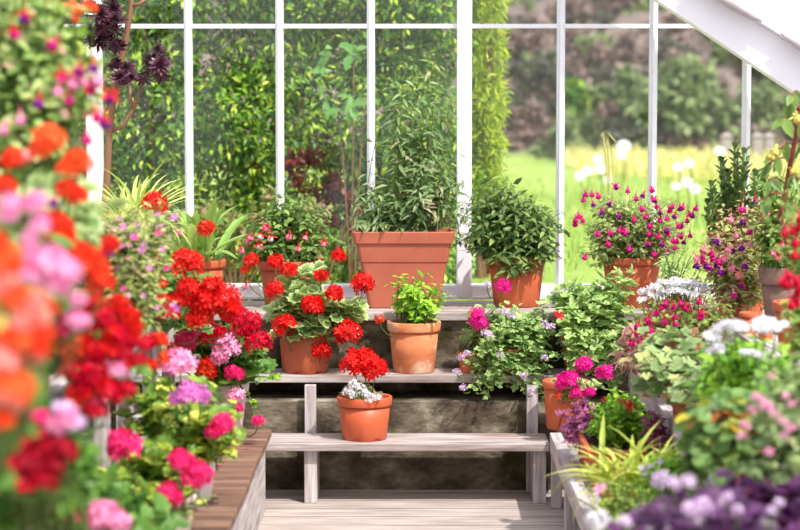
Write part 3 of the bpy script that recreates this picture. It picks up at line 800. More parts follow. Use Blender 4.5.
# red geranium on the upper plank
p = plant('potted_geranium', 'bushy red geranium in a brown orange pot on the upper plank', 'potted plant', -.42, 7.61, .43,
          ('round', .099, .088, .15, M['terradk'], dict(rim_h=0, notch=True)), [(266, 288, 350, 345, 7.56, 26), (318, 285, 368, 338, 7.56, 12), (280, 262, 330, 300, 7.6, 9)], LG, spread=.08, t0=.5, ymax=7.64)
for x, y, q in ((275, 290, 9.5), (313, 306, 12.5), (285, 326, 13.5), (348, 333, 14.5), (321, 351, 11.5), (334, 294, 10.5), (363, 284, 12), (289, 270, 9), (321, 276, 8), (338, 256, 8), (275, 262, 9)):
    head(p, x, y, q, 7.45 + .006 * abs(y - 310) / 3, 'red', n=42)

# weathered pot with the soft green herb
p = plant('potted_herb', 'weathered pale streaked clay pot with a bright green leafy herb on the upper plank', 'potted plant', -.004, 7.61, .43,
          ('round', .098, .078, .195, M['terraold'], dict(rim_h=.036, rim_o=.006)), [(384, 268, 454, 322, 7.59, 46)], (L_OV, 'l_basil', .042, 9), t0=.3, spread=.07)
head(p, 380, 320, 6, 7.5, 'scarlet', down=.07, n=18)

# trough with the tall salvia
p = plant('potted_salvia', 'big rose terracotta trough with a tall thin stemmed shrub before the window', 'potted plant', -.045, 7.93, .65,
          ('trough', .192, .125, .305, M['terrapink'], dict(taper=.72, rim_h=.045)), [(378, 110, 462, 228, 7.95, 40, .17), (386, 44, 460, 150, 7.95, 24, .14), (336, 178, 388, 236, 7.88, 22, .1), (425, 165, 478, 226, 7.88, 20, .1)],
          (L_LAN, 'l_salvia', .060, 20), stem='stem', stem_r=.0016, spread=.12, t0=.12, droop=.5)
g = Geo()
for tx, ty, rr in ((400, 190, .006), (412, 175, .006), (452, 212, .005)):
    b_ = P(tx, ty, 7.9) - np.array(p.location); g.tube(bez(np.array((b_[0] * .4, 0, .28)), np.array((b_[0] * .5, b_[1], b_[2] * .8)), b_, np.linspace(0, 1, 7)), np.linspace(rr, rr * .4, 7), 6)
g.build('woody_stem', M['stembr'], p)

# red and white fuchsia
p = plant('potted_fuchsia', 'fuchsia with red and white drops in a brown terracotta pot before the window', 'potted plant', -.51, 7.93, .65,
          ('round', .112, .086, .185, M['terradk'], dict(rim_h=.034)), [(240, 200, 332, 268, 7.92, 90), (234, 215, 285, 268, 7.86, 26), (262, 182, 312, 228, 7.93, 22), (300, 200, 340, 262, 7.9, 22)], (L_OV, 'l_fuch', .042, 10), spread=.07, t0=.25)
for x, y in ((246, 240), (252, 238), (259, 246), (271, 238), (299, 248), (307, 237), (325, 243), (248, 286), (268, 229), (240, 250), (320, 262), (290, 236), (263, 236)):
    fuchsia(p, x, y, 10.5, 7.74, 'red' if x % 2 else 'fucred', 'white' if x < 275 and x % 2 else 'fucpink')
head(p, 251, 261, 9, 7.75, 'red', n=26); head(p, 246, 270, 6, 7.75, 'red', n=20)

# strap leaved plant with a red head, left of it
p = plant('potted_clivia', 'strap leaved plant in an orange terracotta pot left of the red and white fuchsia', 'potted plant', -.86, 7.95, .65,
          ('round', .1, .08, .185, M['terra'], dict(rim_h=.03)), [], None)
g = Geo(); r = np.random.default_rng(21)
blades(g, r, np.array((0, 0, .16)), 26, (.2, .36), [t_strap(.13, 7, .3), t_strap(.12, 7, .5)], (.03, .03), (.1, 1.0))
g.build('foliage', M['l_strap'], p)
head(p, 206, 229, 10, 7.8, 'red', n=30)

# dark leaved fuchsia (no bloom)
p = plant('potted_fuchsia', 'leafy plant with no bloom in a smooth orange terracotta pot right of the trough', 'potted plant', .405, 7.95, .65,
          ('round', .113, .09, .2, M['terra'], dict(rim_h=.028, rim_o=.004)), [(462, 186, 562, 270, 7.92, 130, .15), (470, 165, 520, 230, 7.93, 40), (444, 192, 492, 255, 7.86, 40), (520, 200, 572, 262, 7.86, 40), (482, 240, 552, 278, 7.83, 34)], (t_leaf(.36, 3, droop=.25), 'l_fuchdk', .056, 11), stem='stem', stem_r=.0016, spread=.08, t0=.15)
# purple fuchsia
p = plant('potted_fuchsia', 'fuchsia covered in magenta drops in a terracotta pot at the right window', 'potted plant', .863, 7.95, .65,
          ('round', .117, .09, .2, M['terra'], dict(rim_h=.03, rim_o=.004)), [(586, 186, 666, 268, 7.92, 170, .15), (580, 192, 630, 250, 7.9, 60), (640, 192, 696, 262, 7.88, 70), (576, 225, 614, 272, 7.86, 36)], (L_OV, 'l_olive', .032, 14), stem='stem', stem_r=.0014, spread=.08, t0=.15)
for x, y in ((576, 215), (578, 212), (582, 216), (577, 220), (585, 190), (592, 190), (597, 192), (592, 200), (583, 195), (616, 184), (628, 186), (651, 186), (645, 191), (652, 195), (636, 194), (655, 202), (660, 208), (668, 206), (672, 202), (680, 204), (688, 210), (693, 211), (676, 212), (676, 222), (661, 216), (652, 222), (651, 230), (596, 230), (610, 229), (621, 226), (625, 228), (682, 232), (690, 231), (686, 238), (677, 237), (671, 230), (674, 243), (664, 240), (697, 204), (684, 203), (667, 214), (586, 253), (640, 205), (624, 228), (600, 208), (612, 200), (634, 215), (648, 240), (630, 245), (606, 240), (659, 232), (666, 226), (674, 236), (646, 212), (683, 222), (687, 216), (656, 196), (620, 212), (668, 248), (655, 250)):
    fuchsia(p, x, y + 4, 9, 7.76, 'fucmag' if (x + y) % 3 else 'hot', 'violet' if (x + y) % 4 == 0 else 'magenta')

# ivy leaved geranium trailing off the upper plank
p = plant('trailing_geranium', 'trailing grey green geranium with small lilac blooms at the right end of the upper plank', 'potted plant', .36, 7.605, .43,
          ('round', .1, .085, .1, M['terradk'], dict(rim_h=.025)), [(474, 308, 556, 392, 7.52, 110), (461, 342, 505, 402, 7.43, 40), (515, 345, 562, 405, 7.46, 36), (485, 300, 525, 335, 7.58, 24), (528, 300, 562, 345, 7.58, 22)], (L_IVY, 'l_ivy', .032, 10), stem_r=.0016, spread=.1, t0=.2)
for x, y in ((461, 358), (467, 354), (485, 333), (490, 336), (506, 313), (512, 316), (545, 325), (551, 327), (500, 355), (523, 376), (457, 372), (463, 388), (487, 285), (545, 358), (532, 392)):
    head(p, x, y, 4.6, 7.38, 'lilac', down=.05, n=14)
# magenta geranium standing behind it
p = plant('potted_geranium', 'hot magenta geranium in a tiny pot rising behind the trailing lilac one', 'potted plant', .21, 7.6, .43,
          ('round', .045, .036, .08, M['terra'], dict(rim_h=.018)), [(470, 300, 520, 345, 7.58, 16)], (L_RND, 'l_ivy', .042, 6), spread=.05, t0=.4)
for x, y, q in ((503, 287, 9), (477, 315, 9), (481, 324, 9), (474, 320, 7)): head(p, x, y, q, 7.5, 'magenta', n=28, down=.1)

# broad cut-leaved plant spilling over the right end
p = plant('cut_leaved_plant', 'pale green plant with deeply cut leaves sprawling at the right end of the upper plank', 'potted plant', .66, 7.605, .43,
          ('round', .1, .085, .16, M['terra'], dict(rim_h=.03)), [(545, 285, 642, 350, 7.54, 52), (585, 320, 645, 390, 7.45, 34), (545, 275, 600, 315, 7.6, 20), (602, 262, 640, 302, 7.6, 12), (552, 322, 600, 365, 7.46, 14)], (L_CUT, 'l_cut', .058, 8), stem_r=.0018, spread=.1, t0=.25, ymax=7.64)
small(p, 560, 316, 5, 7.4, 'crimson'); small(p, 557, 314, 4, 7.4, 'crimson')

# magenta geranium, tall pot at the end of the lower plank
p = plant('potted_geranium', 'magenta geranium in a tall orange pot at the right end of the lower plank', 'potted plant', .555, 7.3, .262,
          ('round', .083, .07, .178, M['terra'], dict(rim_h=.026, rim_o=.004)), [(550, 376, 606, 404, 7.26, 20)], (L_RND, 'l_geran', .045, 6), spread=.07, t0=.5)
for x, y, q in ((567, 380, 11), (562, 384, 8), (584, 365, 9.5), (605, 373, 10), (577, 393, 8), (590, 392, 6), (573, 377, 8)): head(p, x, y, q, 7.15, 'magenta', n=30, down=.09)
head(p, 558, 396, 5, 7.15, 'scarlet', n=12, down=.04)

# ================================================================ right side
def tri():   # shamrock leaf of three folded wedges
    V, Q, T, rim = [(0, 0, 0)], [], [], [0]
    for k in (-1, 0, 1):
        a = k * 2.0; b = len(V)
        for x, y, z in ((-.42, .62, .1), (0, .5, -.03), (.42, .62, .1)):
            V.append((x * math.cos(a) + y * math.sin(a), y * math.cos(a) - x * math.sin(a), z)); rim.append(1)
        T += [(0, b + 1, b), (0, b + 2, b + 1)]
    return np.array(V, float), [np.array(T)], np.array(rim, float)
p = plant('oxalis_trough', 'purple leaved shamrock plant in a long orange trough on the lowest right tier', 'potted plant', .632, 6.48, .24,
          ('trough', .088, .30, .13, M['terra'], dict(taper=.84, rim_h=.028, rim_o=.007)), [(560, 400, 602, 450, 6.58, 60, .12)], (tri(), 'l_purple', .034, 7), spread=.08, stem='stemred', t0=.55, off=(-.05, .16))
p = plant('potted_parsley', 'bright green curly plant with a few small red blooms growing in the long orange trough', 'potted plant', .66, 6.42, .335,
          None, [(586, 388, 650, 448, 6.4, 120, .12)], (L_CUT, 'l_bright', .028, 11), spread=.05, t0=.4)
for x, y, q in ((621, 401, 4), (631, 408, 6), (628, 404, 5), (604, 400, 4)): head(p, x, y, q, 6.25, 'crimson', n=14, down=.05)
p = plant('dark_leaved_plant', 'small dark purple leaved plant in front of the middle right rail', 'potted plant', .755, 6.15, .24,
          ('round', .07, .06, .1, M['terradk'], dict(rim_h=.02)), [(646, 410, 668, 436, 6.2, 12, .06)], (L_OV, 'l_purple', .045, 7), stem='stemred', spread=.06)
p = plant('potted_grass', 'pale green grassy plant with tiny white blooms on the lowest right tier', 'potted plant', .615, 5.62, .24,
          ('round', .09, .075, .12, M['terra'], dict(rim_h=.02)), [], None)
g = Geo(); r = np.random.default_rng(31)
blades(g, r, np.array((.02, 0, .09)), 130, (.14, .28), [t_strap(.05, 6, .6), t_strap(.05, 6, .9), t_strap(.06, 6, .4)], (.05, .05), (.05, 1.2))
g.build('foliage', M['l_grasspot'], p)
p2 = plant('white_alyssum', 'low fresh green plant with scattered tiny white flowers right of the pale grass', 'potted plant', .71, 5.5, .24,
          ('round', .07, .06, .09, M['terra'], dict(rim_h=.02)), [(632, 445, 694, 505, 5.45, 70)], (L_LAN, 'l_bright', .045, 10), spread=.07, t0=.2)
for x, y in ((642, 468), (650, 466), (645, 474), (660, 462), (668, 478), (654, 484)): small(p2, x, y, 4, 5.35, 'lilac')
p = plant('lime_groundcover', 'mossy lime green cushion plant at the inner edge of the lowest right tier', 'potted plant', .60, 5.22, .262,
          ('round', .06, .05, .06, M['terra'], dict(rim_h=.015)), [(584, 478, 645, 522, 5.2, 60, .07)], (L_OVS, 'l_lime', .018, 12), spread=.1, t0=.2)
small(p, 598, 489, 6, 5.1, 'pink'); small(p, 603, 486, 4, 5.1, 'pink')
p = plant('potted_heuchera', 'broad clump of dark purple ruffled leaves with lilac blooms at the bottom right', 'potted plant', .645, 4.2, .262,
          ('round', .13, .1, .14, M['terra'], dict(rim_h=.03)), [(625, 488, 800, 600, 4.1, 90, .26), (700, 468, 830, 560, 4.25, 50, .2)], (L_RND, 'l_heuch', .07, 7), spread=.2, stem='stemred', t0=.4)
for x, y, q in ((660, 480, 10), (674, 484, 8), (688, 482, 9), (702, 508, 13), (690, 510, 10), (728, 497, 6), (738, 510, 7), (779, 503, 6), (771, 511, 6), (625, 522, 8)): head(p, x, y, q, 3.9, 'lilac', n=22, down=.08)
p = plant('white_candytuft', 'small white flowered plant at the bottom edge beside the purple leaf clump', 'potted plant', .555, 4.72, .262,
          ('round', .05, .045, .08, M['terra'], dict(rim_h=.015)), [(585, 515, 640, 555, 4.7, 20)], (L_OVS, 'l_bright', .03, 8), spread=.05)
for x, y, q in ((592, 519, 8), (602, 517, 8), (608, 524, 9), (596, 527, 9)): head(p, x, y, q, 4.55, 'white', n=20, down=.06)

p = plant('round_leaved_plant', 'trailing plant with round green leaves some turned yellow and rust on the middle right tier', 'potted plant', .875, 4.93, .44,
          ('round', .1, .08, .14, M['terra'], dict(rim_h=.03)), [(680, 385, 772, 445, 4.8, 44, .15), (695, 415, 775, 480, 4.7, 34, .12), (668, 425, 720, 475, 4.9, 14)], (L_RND0, 'l_nast', .066, 7), spread=.1, stem='stemred', t0=.3)
p = plant('potted_diascia', 'airy yellow green plant with pale pink blooms at the lower right edge', 'potted plant', .885, 4.45, .44,
          ('round', .1, .08, .14, M['terra'], dict(rim_h=.03)), [(742, 345, 830, 450, 4.4, 100, .18), (735, 400, 830, 500, 4.3, 60, .14)], (L_OVS, 'l_greyg', .034, 10), spread=.1, t0=.2)
for x, y, q in ((757, 398, 9), (752, 410, 8), (766, 406, 10), (783, 422, 8), (791, 428, 9), (784, 436, 7), (769, 452, 8), (745, 425, 8), (742, 436, 7), (792, 404, 7), (775, 414, 7), (786, 396, 6), (772, 376, 6)): head(p, x, y, q * .8, 4.15, 'pink', n=14, down=.05, flat=.7)
p = plant('ivy_leaved_trailer', 'grey green trailing plant with broad angular leaves over the middle right rail', 'potted plant', .90, 6.22, .44,
          ('round', .1, .085, .12, M['terra'], dict(rim_h=.03)), [(625, 345, 715, 402, 6.1, 60, .18), (640, 325, 705, 362, 6.2, 26), (685, 365, 740, 430, 5.8, 36, .14)], (L_IVY, 'l_greyg', .062, 7), spread=.12, stem='stemred', t0=.25)
p = plant('pink_striped_trailer', 'trailing plant with long pink and cream striped leaves beside the cut-leaved one', 'potted plant', .90, 6.88, .44,
          ('round', .08, .07, .12, M['terra'], dict(rim_h=.02)), [(606, 320, 652, 375, 6.75, 22, .1)], (t_leaf(.34, 3, droop=.35), 'l_trad', .075, 7), spread=.06, stem='stemred', t0=.45)
p = plant('white_iberis', 'low dome of white flower clusters in front of the purple fuchsia pot', 'potted plant', .955, 7.33, .44,
          ('round', .09, .075, .16, M['terra'], dict(rim_h=.025)), [(636, 287, 714, 330, 7.32, 60), (655, 240, 708, 292, 7.42, 34)], (L_LAN, 'l_geran', .04, 10), spread=.08, t0=.2)
for x, y, q in ((645, 291, 8), (655, 286, 8), (665, 283, 9), (676, 281, 8), (688, 283, 9), (699, 285, 9), (652, 295, 7), (672, 289, 9), (684, 291, 8), (696, 294, 8), (662, 293, 7), (706, 290, 7), (642, 299, 6)): umbel(p, x, y, q, 7.25, 'white', n=18)
p = plant('crimson_fuchsia', 'bushy fuchsia with small dark crimson drops between the white dome and the right rail', 'potted plant', .93, 6.58, .44,
          ('round', .09, .075, .15, M['terra'], dict(rim_h=.025)), [(630, 292, 722, 356, 6.62, 120, .16), (685, 290, 740, 340, 6.68, 46), (620, 330, 680, 380, 6.5, 30)], (L_OVS, 'l_fuchmid', .036, 10), spread=.08, stem='stemred', t0=.2)
for x, y in ((664, 302), (673, 303), (678, 300), (700, 298), (650, 316), (649, 319), (653, 330), (650, 326), (642, 338), (645, 335), (664, 318), (699, 314), (703, 310), (672, 320), (640, 322), (684, 304), (660, 304), (676, 313), (668, 300), (656, 310), (690, 306), (643, 344), (630, 340), (635, 330)):
    fuchsia(p, x, y + 3, 11, 6.4, 'crimson' if x % 2 else 'dkcrim', 'fucmag')
p = plant('white_lacecap', 'plant with flat white flower plates over bright green leaves on the middle right tier', 'potted plant', .90, 5.28, .44,
          ('round', .1, .08, .16, M['terra'], dict(rim_h=.03)), [(702, 335, 800, 410, 5.2, 90, .15), (690, 335, 745, 395, 5.2, 30), (740, 370, 810, 430, 5.1, 26)], (L_OV, 'l_bright', .048, 9), spread=.1, t0=.25)
for x, y, q in ((725, 326, 14), (735, 325, 10), (765, 323, 13), (775, 328, 13), (712, 336, 10), (714, 350, 10), (718, 345, 8), (747, 352, 9), (758, 354, 9), (757, 329, 9), (742, 326, 8)): umbel(p, x, y, q, 5.06, 'white', n=24)
p = plant('succulent', 'dark green upright knobbly succulent at the right of the window', 'potted plant', 1.24, 7.6, .672,
          ('round', .09, .075, .16, M['terra'], dict(rim_h=.03)), [], None)
r = np.random.default_rng(41); g = Geo(); gs = Geo(); b0 = np.array((1.24, 7.6, .672))
for x, y in ((712, 186), (722, 162), (728, 172), (736, 147), (745, 153), (756, 176), (741, 180), (764, 184), (718, 198), (732, 194), (752, 196), (709, 202)):
    tip = P(x, y, 7.6 + r.normal(0, .05)) - b0; O = np.array((r.normal(0, .03), r.normal(0, .02), .14))
    m = 64; t = np.linspace(.2, 1, m); cc = np.array((tip[0] * .95, tip[1] * .8, tip[2] * .4)); pos = bez(O, cc, tip, t)
    a = np.arange(m) * 2.4; d = np.stack([np.cos(a), np.sin(a), (.45 + .5 * t) * r.uniform(.5, 1.4, m)], -1)
    R = frames(d, np.stack([-np.cos(a), -np.sin(a), 1 + 0 * a], -1)) * (.056 * (1 - .25 * t) * r.uniform(.75, 1.15, m))[:, None, None]
    g.inst(t_leaf(.62, 3, .25, -.12, 1.3), R, pos, np.clip(r.normal(.5, .25, m), 0, 1))
    gs.tube(bez(O, cc, tip, np.linspace(0, 1, 7)), np.linspace(.014, .009, 7), 6)
g.build('foliage', M['l_cact'], p); gs.build('branching_stem', M['l_cact'], p)
p = plant('pink_fuchsia', 'cascading fuchsia with pale pink and violet drops below the knobbly succulent', 'potted plant', 1.205, 7.36, .65,
          ('round', .09, .075, .16, M['terra'], dict(rim_h=.03)), [(692, 215, 766, 290, 7.22, 110, .15), (712, 190, 775, 240, 7.35, 40), (715, 265, 775, 318, 7.15, 44), (690, 280, 745, 325, 7.1, 26)], (L_OVS, 'l_fuchred', .036, 10), spread=.08, stem='stemred', t0=.2)
for x, y in ((698, 262), (703, 258), (707, 262), (712, 264), (716, 262), (721, 258), (709, 255), (725, 255), (733, 265), (741, 272), (733, 291), (722, 268), (701, 254), (714, 250), (695, 255), (728, 246), (740, 244), (719, 238), (736, 232), (748, 228), (743, 206), (762, 220), (752, 240), (746, 262), (706, 247), (742, 218), (731, 216)):
    fuchsia(p, x, y + 3, 12, 7.03, 'fucpink' if x % 3 else 'salmon', ('violet', 'fucmag', 'fucpink')[(x + y) % 3])
for x, y in ((744, 286), (735, 250), (755, 200)): fuchsia(p, x, y, 10, 7.05, 'fucred', 'violet')
# weathered empty looking pots on the top tier
p = plant('grey_clay_pot', 'tall dark weathered clay pot on the top right tier with a light green bush', 'potted plant', 1.29, 6.98, .65,
          ('round', .082, .058, .235, M['terragrey'], dict(rim_h=.06, rim_o=.008)), [(750, 188, 810, 264, 6.95, 100, .14), (758, 160, 815, 210, 6.9, 30)], (L_OVS, 'l_fuchmid', .036, 11), spread=.07, t0=.15)
for x, y in ((774, 253), (781, 258), (764, 214), (783, 245)): fuchsia(p, x, y, 10, 6.75, 'fucred', 'fucpink')
for k, (px, lb) in enumerate(((749, 'left'), (766, 'right'))):
    D = 6.78 + .0 * k; X = P(px, 300, D)[0]
    plant('small_clay_pot', 'little orange clay pot beside the tall grey pot, %s' % ('one nearer the pink fuchsia' if k == 0 else 'one nearer the grey pot'), 'pot', X, D, .65,
          ('round', .03, .022, .095 - .02 * k, M['terra'], dict(rim_h=.018, rim_o=.003)), [], None)
p = plant('red_fuchsia', 'fuchsia with bright red drops in an orange clay pot at the right edge', 'potted plant', 1.16, 5.56, .672,
          ('round', .09, .07, .2, M['terra'], dict(rim_h=.045)), [(765, 170, 850, 275, 5.5, 90, .16), (775, 290, 840, 360, 5.35, 34), (765, 330, 830, 400, 5.3, 30)], (L_OVS, 'l_fuchmid', .038, 9), spread=.08, t0=.2)
for x, y in ((791, 226), (786, 228), (798, 222), (797, 238), (786, 272), (784, 278), (788, 280), (793, 278), (797, 292), (795, 298), (790, 300), (798, 284), (798, 214), (795, 250)):
    fuchsia(p, x, y + 4, 15, 5.25, 'fucred', 'crimson')
p = plant('red_stemmed_plant', 'tall plant with one red stem and drooping leaves at the right edge under the rafter', 'potted plant', 1.24, 6.38, .65,
          ('round', .09, .07, .17, M['terra'], dict(rim_h=.03)), [], None)
b0 = np.array((1.24, 6.38, .65)); g = Geo(); gl = Geo(); r = np.random.default_rng(51)
stem = [np.array((0, 0, .14)), P(780, 215, 6.38) - b0, P(786, 190, 6.38) - b0, P(791, 160, 6.36) - b0, P(797, 130, 6.36) - b0, P(799, 92, 6.36) - b0]
g.tube(stem, [.007, .008, .009, .009, .007, .004], 7); g.build('main_stem', M['stemred'], p)
g = Geo()
for (x0, y0), (x1, y1), m in (((791, 160), (768, 165), 4), ((797, 130), (784, 118), 4), ((798, 110), (806, 120), 3), ((786, 185), (768, 180), 4), ((799, 92), (790, 100), 4), ((784, 195), (764, 200), 4), ((797, 135), (805, 160), 4), ((788, 172), (800, 185), 4), ((784, 200), (796, 208), 4), ((799, 95), (806, 100), 3), ((793, 145), (780, 150), 3)):
    a, b = P(x0, y0, 6.36) - b0, P(x1, y1, 6.3) - b0
    pts = bez(a, (a + b) / 2 + np.array((0, 0, .03)), b, np.linspace(0, 1, 5)); g.tube(pts, .0025, 4)
    t = np.linspace(.45, 1, m); pos = bez(a, (a + b) / 2 + np.array((0, 0, .03)), b, t)
    d = (b - a) * 2 + r.normal(0, .3, (m, 3)); d[:, 2] = -.5 - r.uniform(0, .6, m)
    gl.inst(L_OV, frames(d, np.array((0, -.8, .8)) + r.normal(0, .3, (m, 3))) * r.uniform(.045, .07, m)[:, None, None], pos, r.uniform(0, 1, m))
g.build('branching_stem', M['stemred'], p); gl.build('foliage', M['l_fuch'], p)
for x, y in ((796, 118), (774, 156), (777, 151), (795, 170)): fuchsia(p, x, y, 14, 6.2, 'yellow', 'yellow')

# ================================================================ left side, far to near
p = empty('rosette_tree', (-1.17, 7.66, .65), 'bare brown trunked plant with dark purple leaf rosettes in front of the left window', 'potted plant')
b0 = np.array((-1.17, 7.66, .65))
round_pot(p, .1, .08, .18, M['terra'], rim_h=.03)
Q = lambda x, y, dd=0: P(x, y, 7.66 + dd) - b0
g = Geo(); g.tube([(0, 0, .15), Q(104, 215), Q(107, 180), Q(109, 136), Q(112, 110), Q(116, 85), Q(123, 54), Q(128, 25), Q(131, 5), Q(134, -30)], [.014, .014, .014, .013, .013, .013, .012, .012, .011, .011], 9)
g.build('trunk', M['stembr'], p)
RS = ((99, 14, 15), (112, 8, 13), (90, 6, 11), (104, 28, 14), (92, 30, 12), (114, 30, 12), (116, 20, 12), (98, 40, 13), (110, 42, 12), (87, 20, 10), (118, 46, 9), (90, 42, 9), (158, 50, 10), (160, 64, 12), (150, 70, 12), (144, 78, 9), (162, 76, 9), (152, 60, 10), (126, 68, 10), (120, 76, 10), (131, 78, 9), (124, 84, 8), (115, 64, 8), (104, -6, 12), (118, -4, 10))
brs = [[(109, 131), (123, 127), (133, 109), (138, 96), (141, 85), (148, 72)], [(133, 109), (130, 98), (130, 86)], [(122, 58), (114, 52), (106, 42), (100, 20)], [(116, 85), (122, 80), (126, 72)], [(110, 120), (112, 100), (113, 80)], [(131, 6), (140, 4), (147, -2)]]
for bp in brs:
    g = Geo(); g.tube([Q(*q) for q in bp], np.linspace(.009, .006, len(bp)), 7); g.build('branch', M['stembr'], p)
ros = {}
for v in range(2):
    g = Geo(); r = np.random.default_rng(60 + v); m = 60; a = np.arange(m) * 2.39996; e = np.linspace(1.9, .15, m)
    d = np.stack([np.cos(a) * np.sin(e), np.sin(a) * np.sin(e), np.cos(e)], -1)
    up = np.stack([-np.cos(a), -np.sin(a), 1.2 + 0 * a], -1)
    g.inst(t_leaf(.30, 3, .1, .1, 1.6), frames(d, up) * np.linspace(1.2, .5, m)[:, None, None], np.zeros((m, 3)), r.uniform(0, 1, m))
    ros[v] = g.mesh('rosette', [M['l_aeon']])
for i, (x, y, q) in enumerate(RS):
    o = bpy.data.objects.new('rosette', ros[i % 2]); COL.objects.link(o); o.parent = p
    o.location = Q(x, y, -.05 + .1 * ((i * 37 % 10) / 10 - .5)); s = q / F * 7.66; o.scale = (s, s, s)
    o.rotation_euler = (.5 + .4 * math.sin(i * 2.1), .5 * math.cos(i * 1.7), i)

p = plant('spider_plant', 'pale arching spider plant at the foot of the purple rosette tree', 'potted plant', -1.02, 7.16, .65,
          ('round', .1, .08, .3, M['terra'], dict(rim_h=.03)), [], None)
g = Geo(); r = np.random.default_rng(71)
blades(g, r, np.array((0, 0, .34)), 105, (.18, .36), [t_strap(.04, 8, .55), t_strap(.04, 8, .9), t_strap(.035, 8, .3)], (.03, .03), (.1, 1.2))
g.build('foliage', M['l_spider'], p)
p = plant('mauve_bush', 'twiggy olive bush with mauve blooms behind the red and pink geraniums', 'potted plant', -.93, 6.0, .73,
          ('round', .1, .08, .14, M['terra'], dict(rim_h=.03)), [(95, 205, 182, 290, 5.7, 150, .2), (112, 255, 180, 350, 5.6, 90, .18), (70, 210, 125, 265, 5.8, 46), (135, 192, 198, 248, 6.0, 46)], (L_OVS, 'l_mauvebush', .034, 11), spread=.1, stem='stem', stem_r=.0016, t0=.2)
r = np.random.default_rng(81)
for k in range(30):
    small(p, r.uniform(98, 182), r.uniform(212, 338), r.uniform(2.6, 4.6), 5.4, 'lav' if k % 3 else 'magenta')

# red geraniums behind the bench
p = plant('potted_geranium', 'tall scarlet geranium rising behind the pale clay pot on the bench end', 'potted plant', -.93, 6.66, .73,
          ('round', .095, .08, .15, M['terra'], dict(rim_h=.03)), [(150, 262, 226, 335, 6.55, 24, .14)], LGD, spread=.08, t0=.5)
for x, y, q in ((155, 204, 14), (187, 264, 17), (190, 290, 15), (205, 303, 18), (226, 300, 17), (214, 288, 13), (164, 300, 9), (170, 312, 12), (238, 318, 12), (160, 283, 8), (232, 312, 13), (200, 318, 14), (180, 300, 10)): head(p, x, y, q, 6.3, 'red' if q != 12 else 'crimson', n=40)
p = plant('potted_geranium', 'crimson and pink geranium in a chalky pot at the far bench end', 'potted plant', -.672, 6.93, .292,
          ('round', .088, .066, .19, M['terrapale'], dict(rim_h=.045, rim_o=.006)), [(196, 332, 262, 384, 6.9, 26), (225, 340, 275, 380, 6.85, 12), (180, 318, 235, 360, 6.9, 12)], LGD, spread=.08, t0=.5)
for x, y, q, c in ((258, 342, 14, 'crimson'), (252, 322, 12, 'crimson'), (240, 330, 11, 'crimson'), (212, 334, 14, 'crimson'), (198, 330, 13, 'hot'), (186, 340, 13, 'hot'), (226, 346, 16, 'pink'), (219, 358, 10, 'pink'), (232, 372, 9, 'hot'), (206, 369, 13, 'scarlet'), (238, 374, 7, 'hot'), (246, 330, 9, 'crimson'), (235, 312, 9, 'crimson'), (176, 350, 10, 'orange'), (236, 396, 9, 'pink'), (238, 408, 6, 'hot'), (222, 335, 9, 'crimson'), (258, 421, 7, 'hot')):
    head(p, x, y, q, 6.72, c, n=36, down=.1)
g = Geo(); gl = Geo(); b0 = np.array(p.location); r = np.random.default_rng(91)
for pts, m in (([(245, 380), (262, 376), (280, 380)], 9), ([(240, 385), (252, 400), (258, 416), (264, 424)], 7)):
    pp = [P(x, y, 6.8) - b0 for x, y in pts]; g.tube(pp, .0018, 4)
    for k in range(m):
        f = .3 + .7 * k / m; q = pp[0] + (pp[-1] - pp[0]) * f; d = r.normal(0, .6, (1, 3)); d[0, 2] += .2
        gl.inst(L_IVY, frames(d, np.array([[0, -.5, 1.]])) * .026, q[None], r.uniform(0, 1, 1))
g.build('trailing_stem', M['stem'], p); gl.build('trailing_foliage', M['l_bright'], p)

# lime leaved geranium on the bench
p = plant('potted_geranium', 'lime leaved geranium with lavender and pink heads in a white pot on the brown bench', 'potted plant', -.655, 5.78, .292,
          ('round', .075, .058, .12, M['whitepot'], dict(rim_h=.03)), [(150, 375, 240, 440, 5.75, 60, .2), (195, 400, 244, 465, 5.65, 22), (105, 372, 175, 440, 5.8, 34, .15), (160, 420, 228, 468, 5.6, 22)], (L_RND, 'l_lime', .048, 7), spread=.08, t0=.3)
for x, y, q, c in ((180, 364, 17, 'pink'), (168, 366, 10, 'pink'), (188, 393, 14, 'lav'), (200, 396, 12, 'lav'), (176, 400, 9, 'lav'), (222, 426, 14, 'hot'), (214, 432, 10, 'hot'), (166, 358, 9, 'orange'), (152, 366, 8, 'scarlet'), (150, 342, 10, 'crimson'), (160, 340, 9, 'scarlet')): head(p, x, y, q, 5.5, c, n=34, down=.12)
p = plant('potted_geranium', 'hot pink geranium low on the brown bench with heads hanging near the boards', 'potted plant', -.665, 5.3, .292,
          ('round', .075, .06, .11, M['terrapale'], dict(rim_h=.03)), [(105, 435, 200, 520, 5.3, 60, .18), (60, 455, 130, 520, 5.2, 22)], (L_RND, 'l_lime', .045, 8), spread=.1, t0=.4)
for x, y, q, c in ((124, 447, 19, 'hot'), (118, 440, 12, 'hot'), (184, 464, 15, 'hot'), (200, 474, 15, 'hot'), (193, 480, 13, 'hot'), (178, 458, 11, 'hot'), (168, 492, 13, 'hot'), (176, 498, 9, 'hot')): head(p, x, y, q, 5.0, c, n=38, down=.12)
p = plant('potted_geranium', 'pink geranium at the bottom left corner with one hot pink and one pale head', 'potted plant', -.70, 4.62, .292,
          ('round', .09, .07, .13, M['terra'], dict(rim_h=.03)), [(20, 470, 120, 560, 4.55, 40, .18), (95, 500, 190, 580, 4.6, 30, .15)], (L_RND, 'l_gerdk', .055, 8), spread=.1, t0=.4)
for x, y, q, c in ((58, 508, 16, 'hot'), (70, 514, 14, 'hot'), (50, 504, 10, 'hot'), (104, 514, 17, 'pink'), (118, 522, 15, 'pink'), (96, 524, 12, 'pink')): head(p, x, y, q, 4.3, c, n=38)

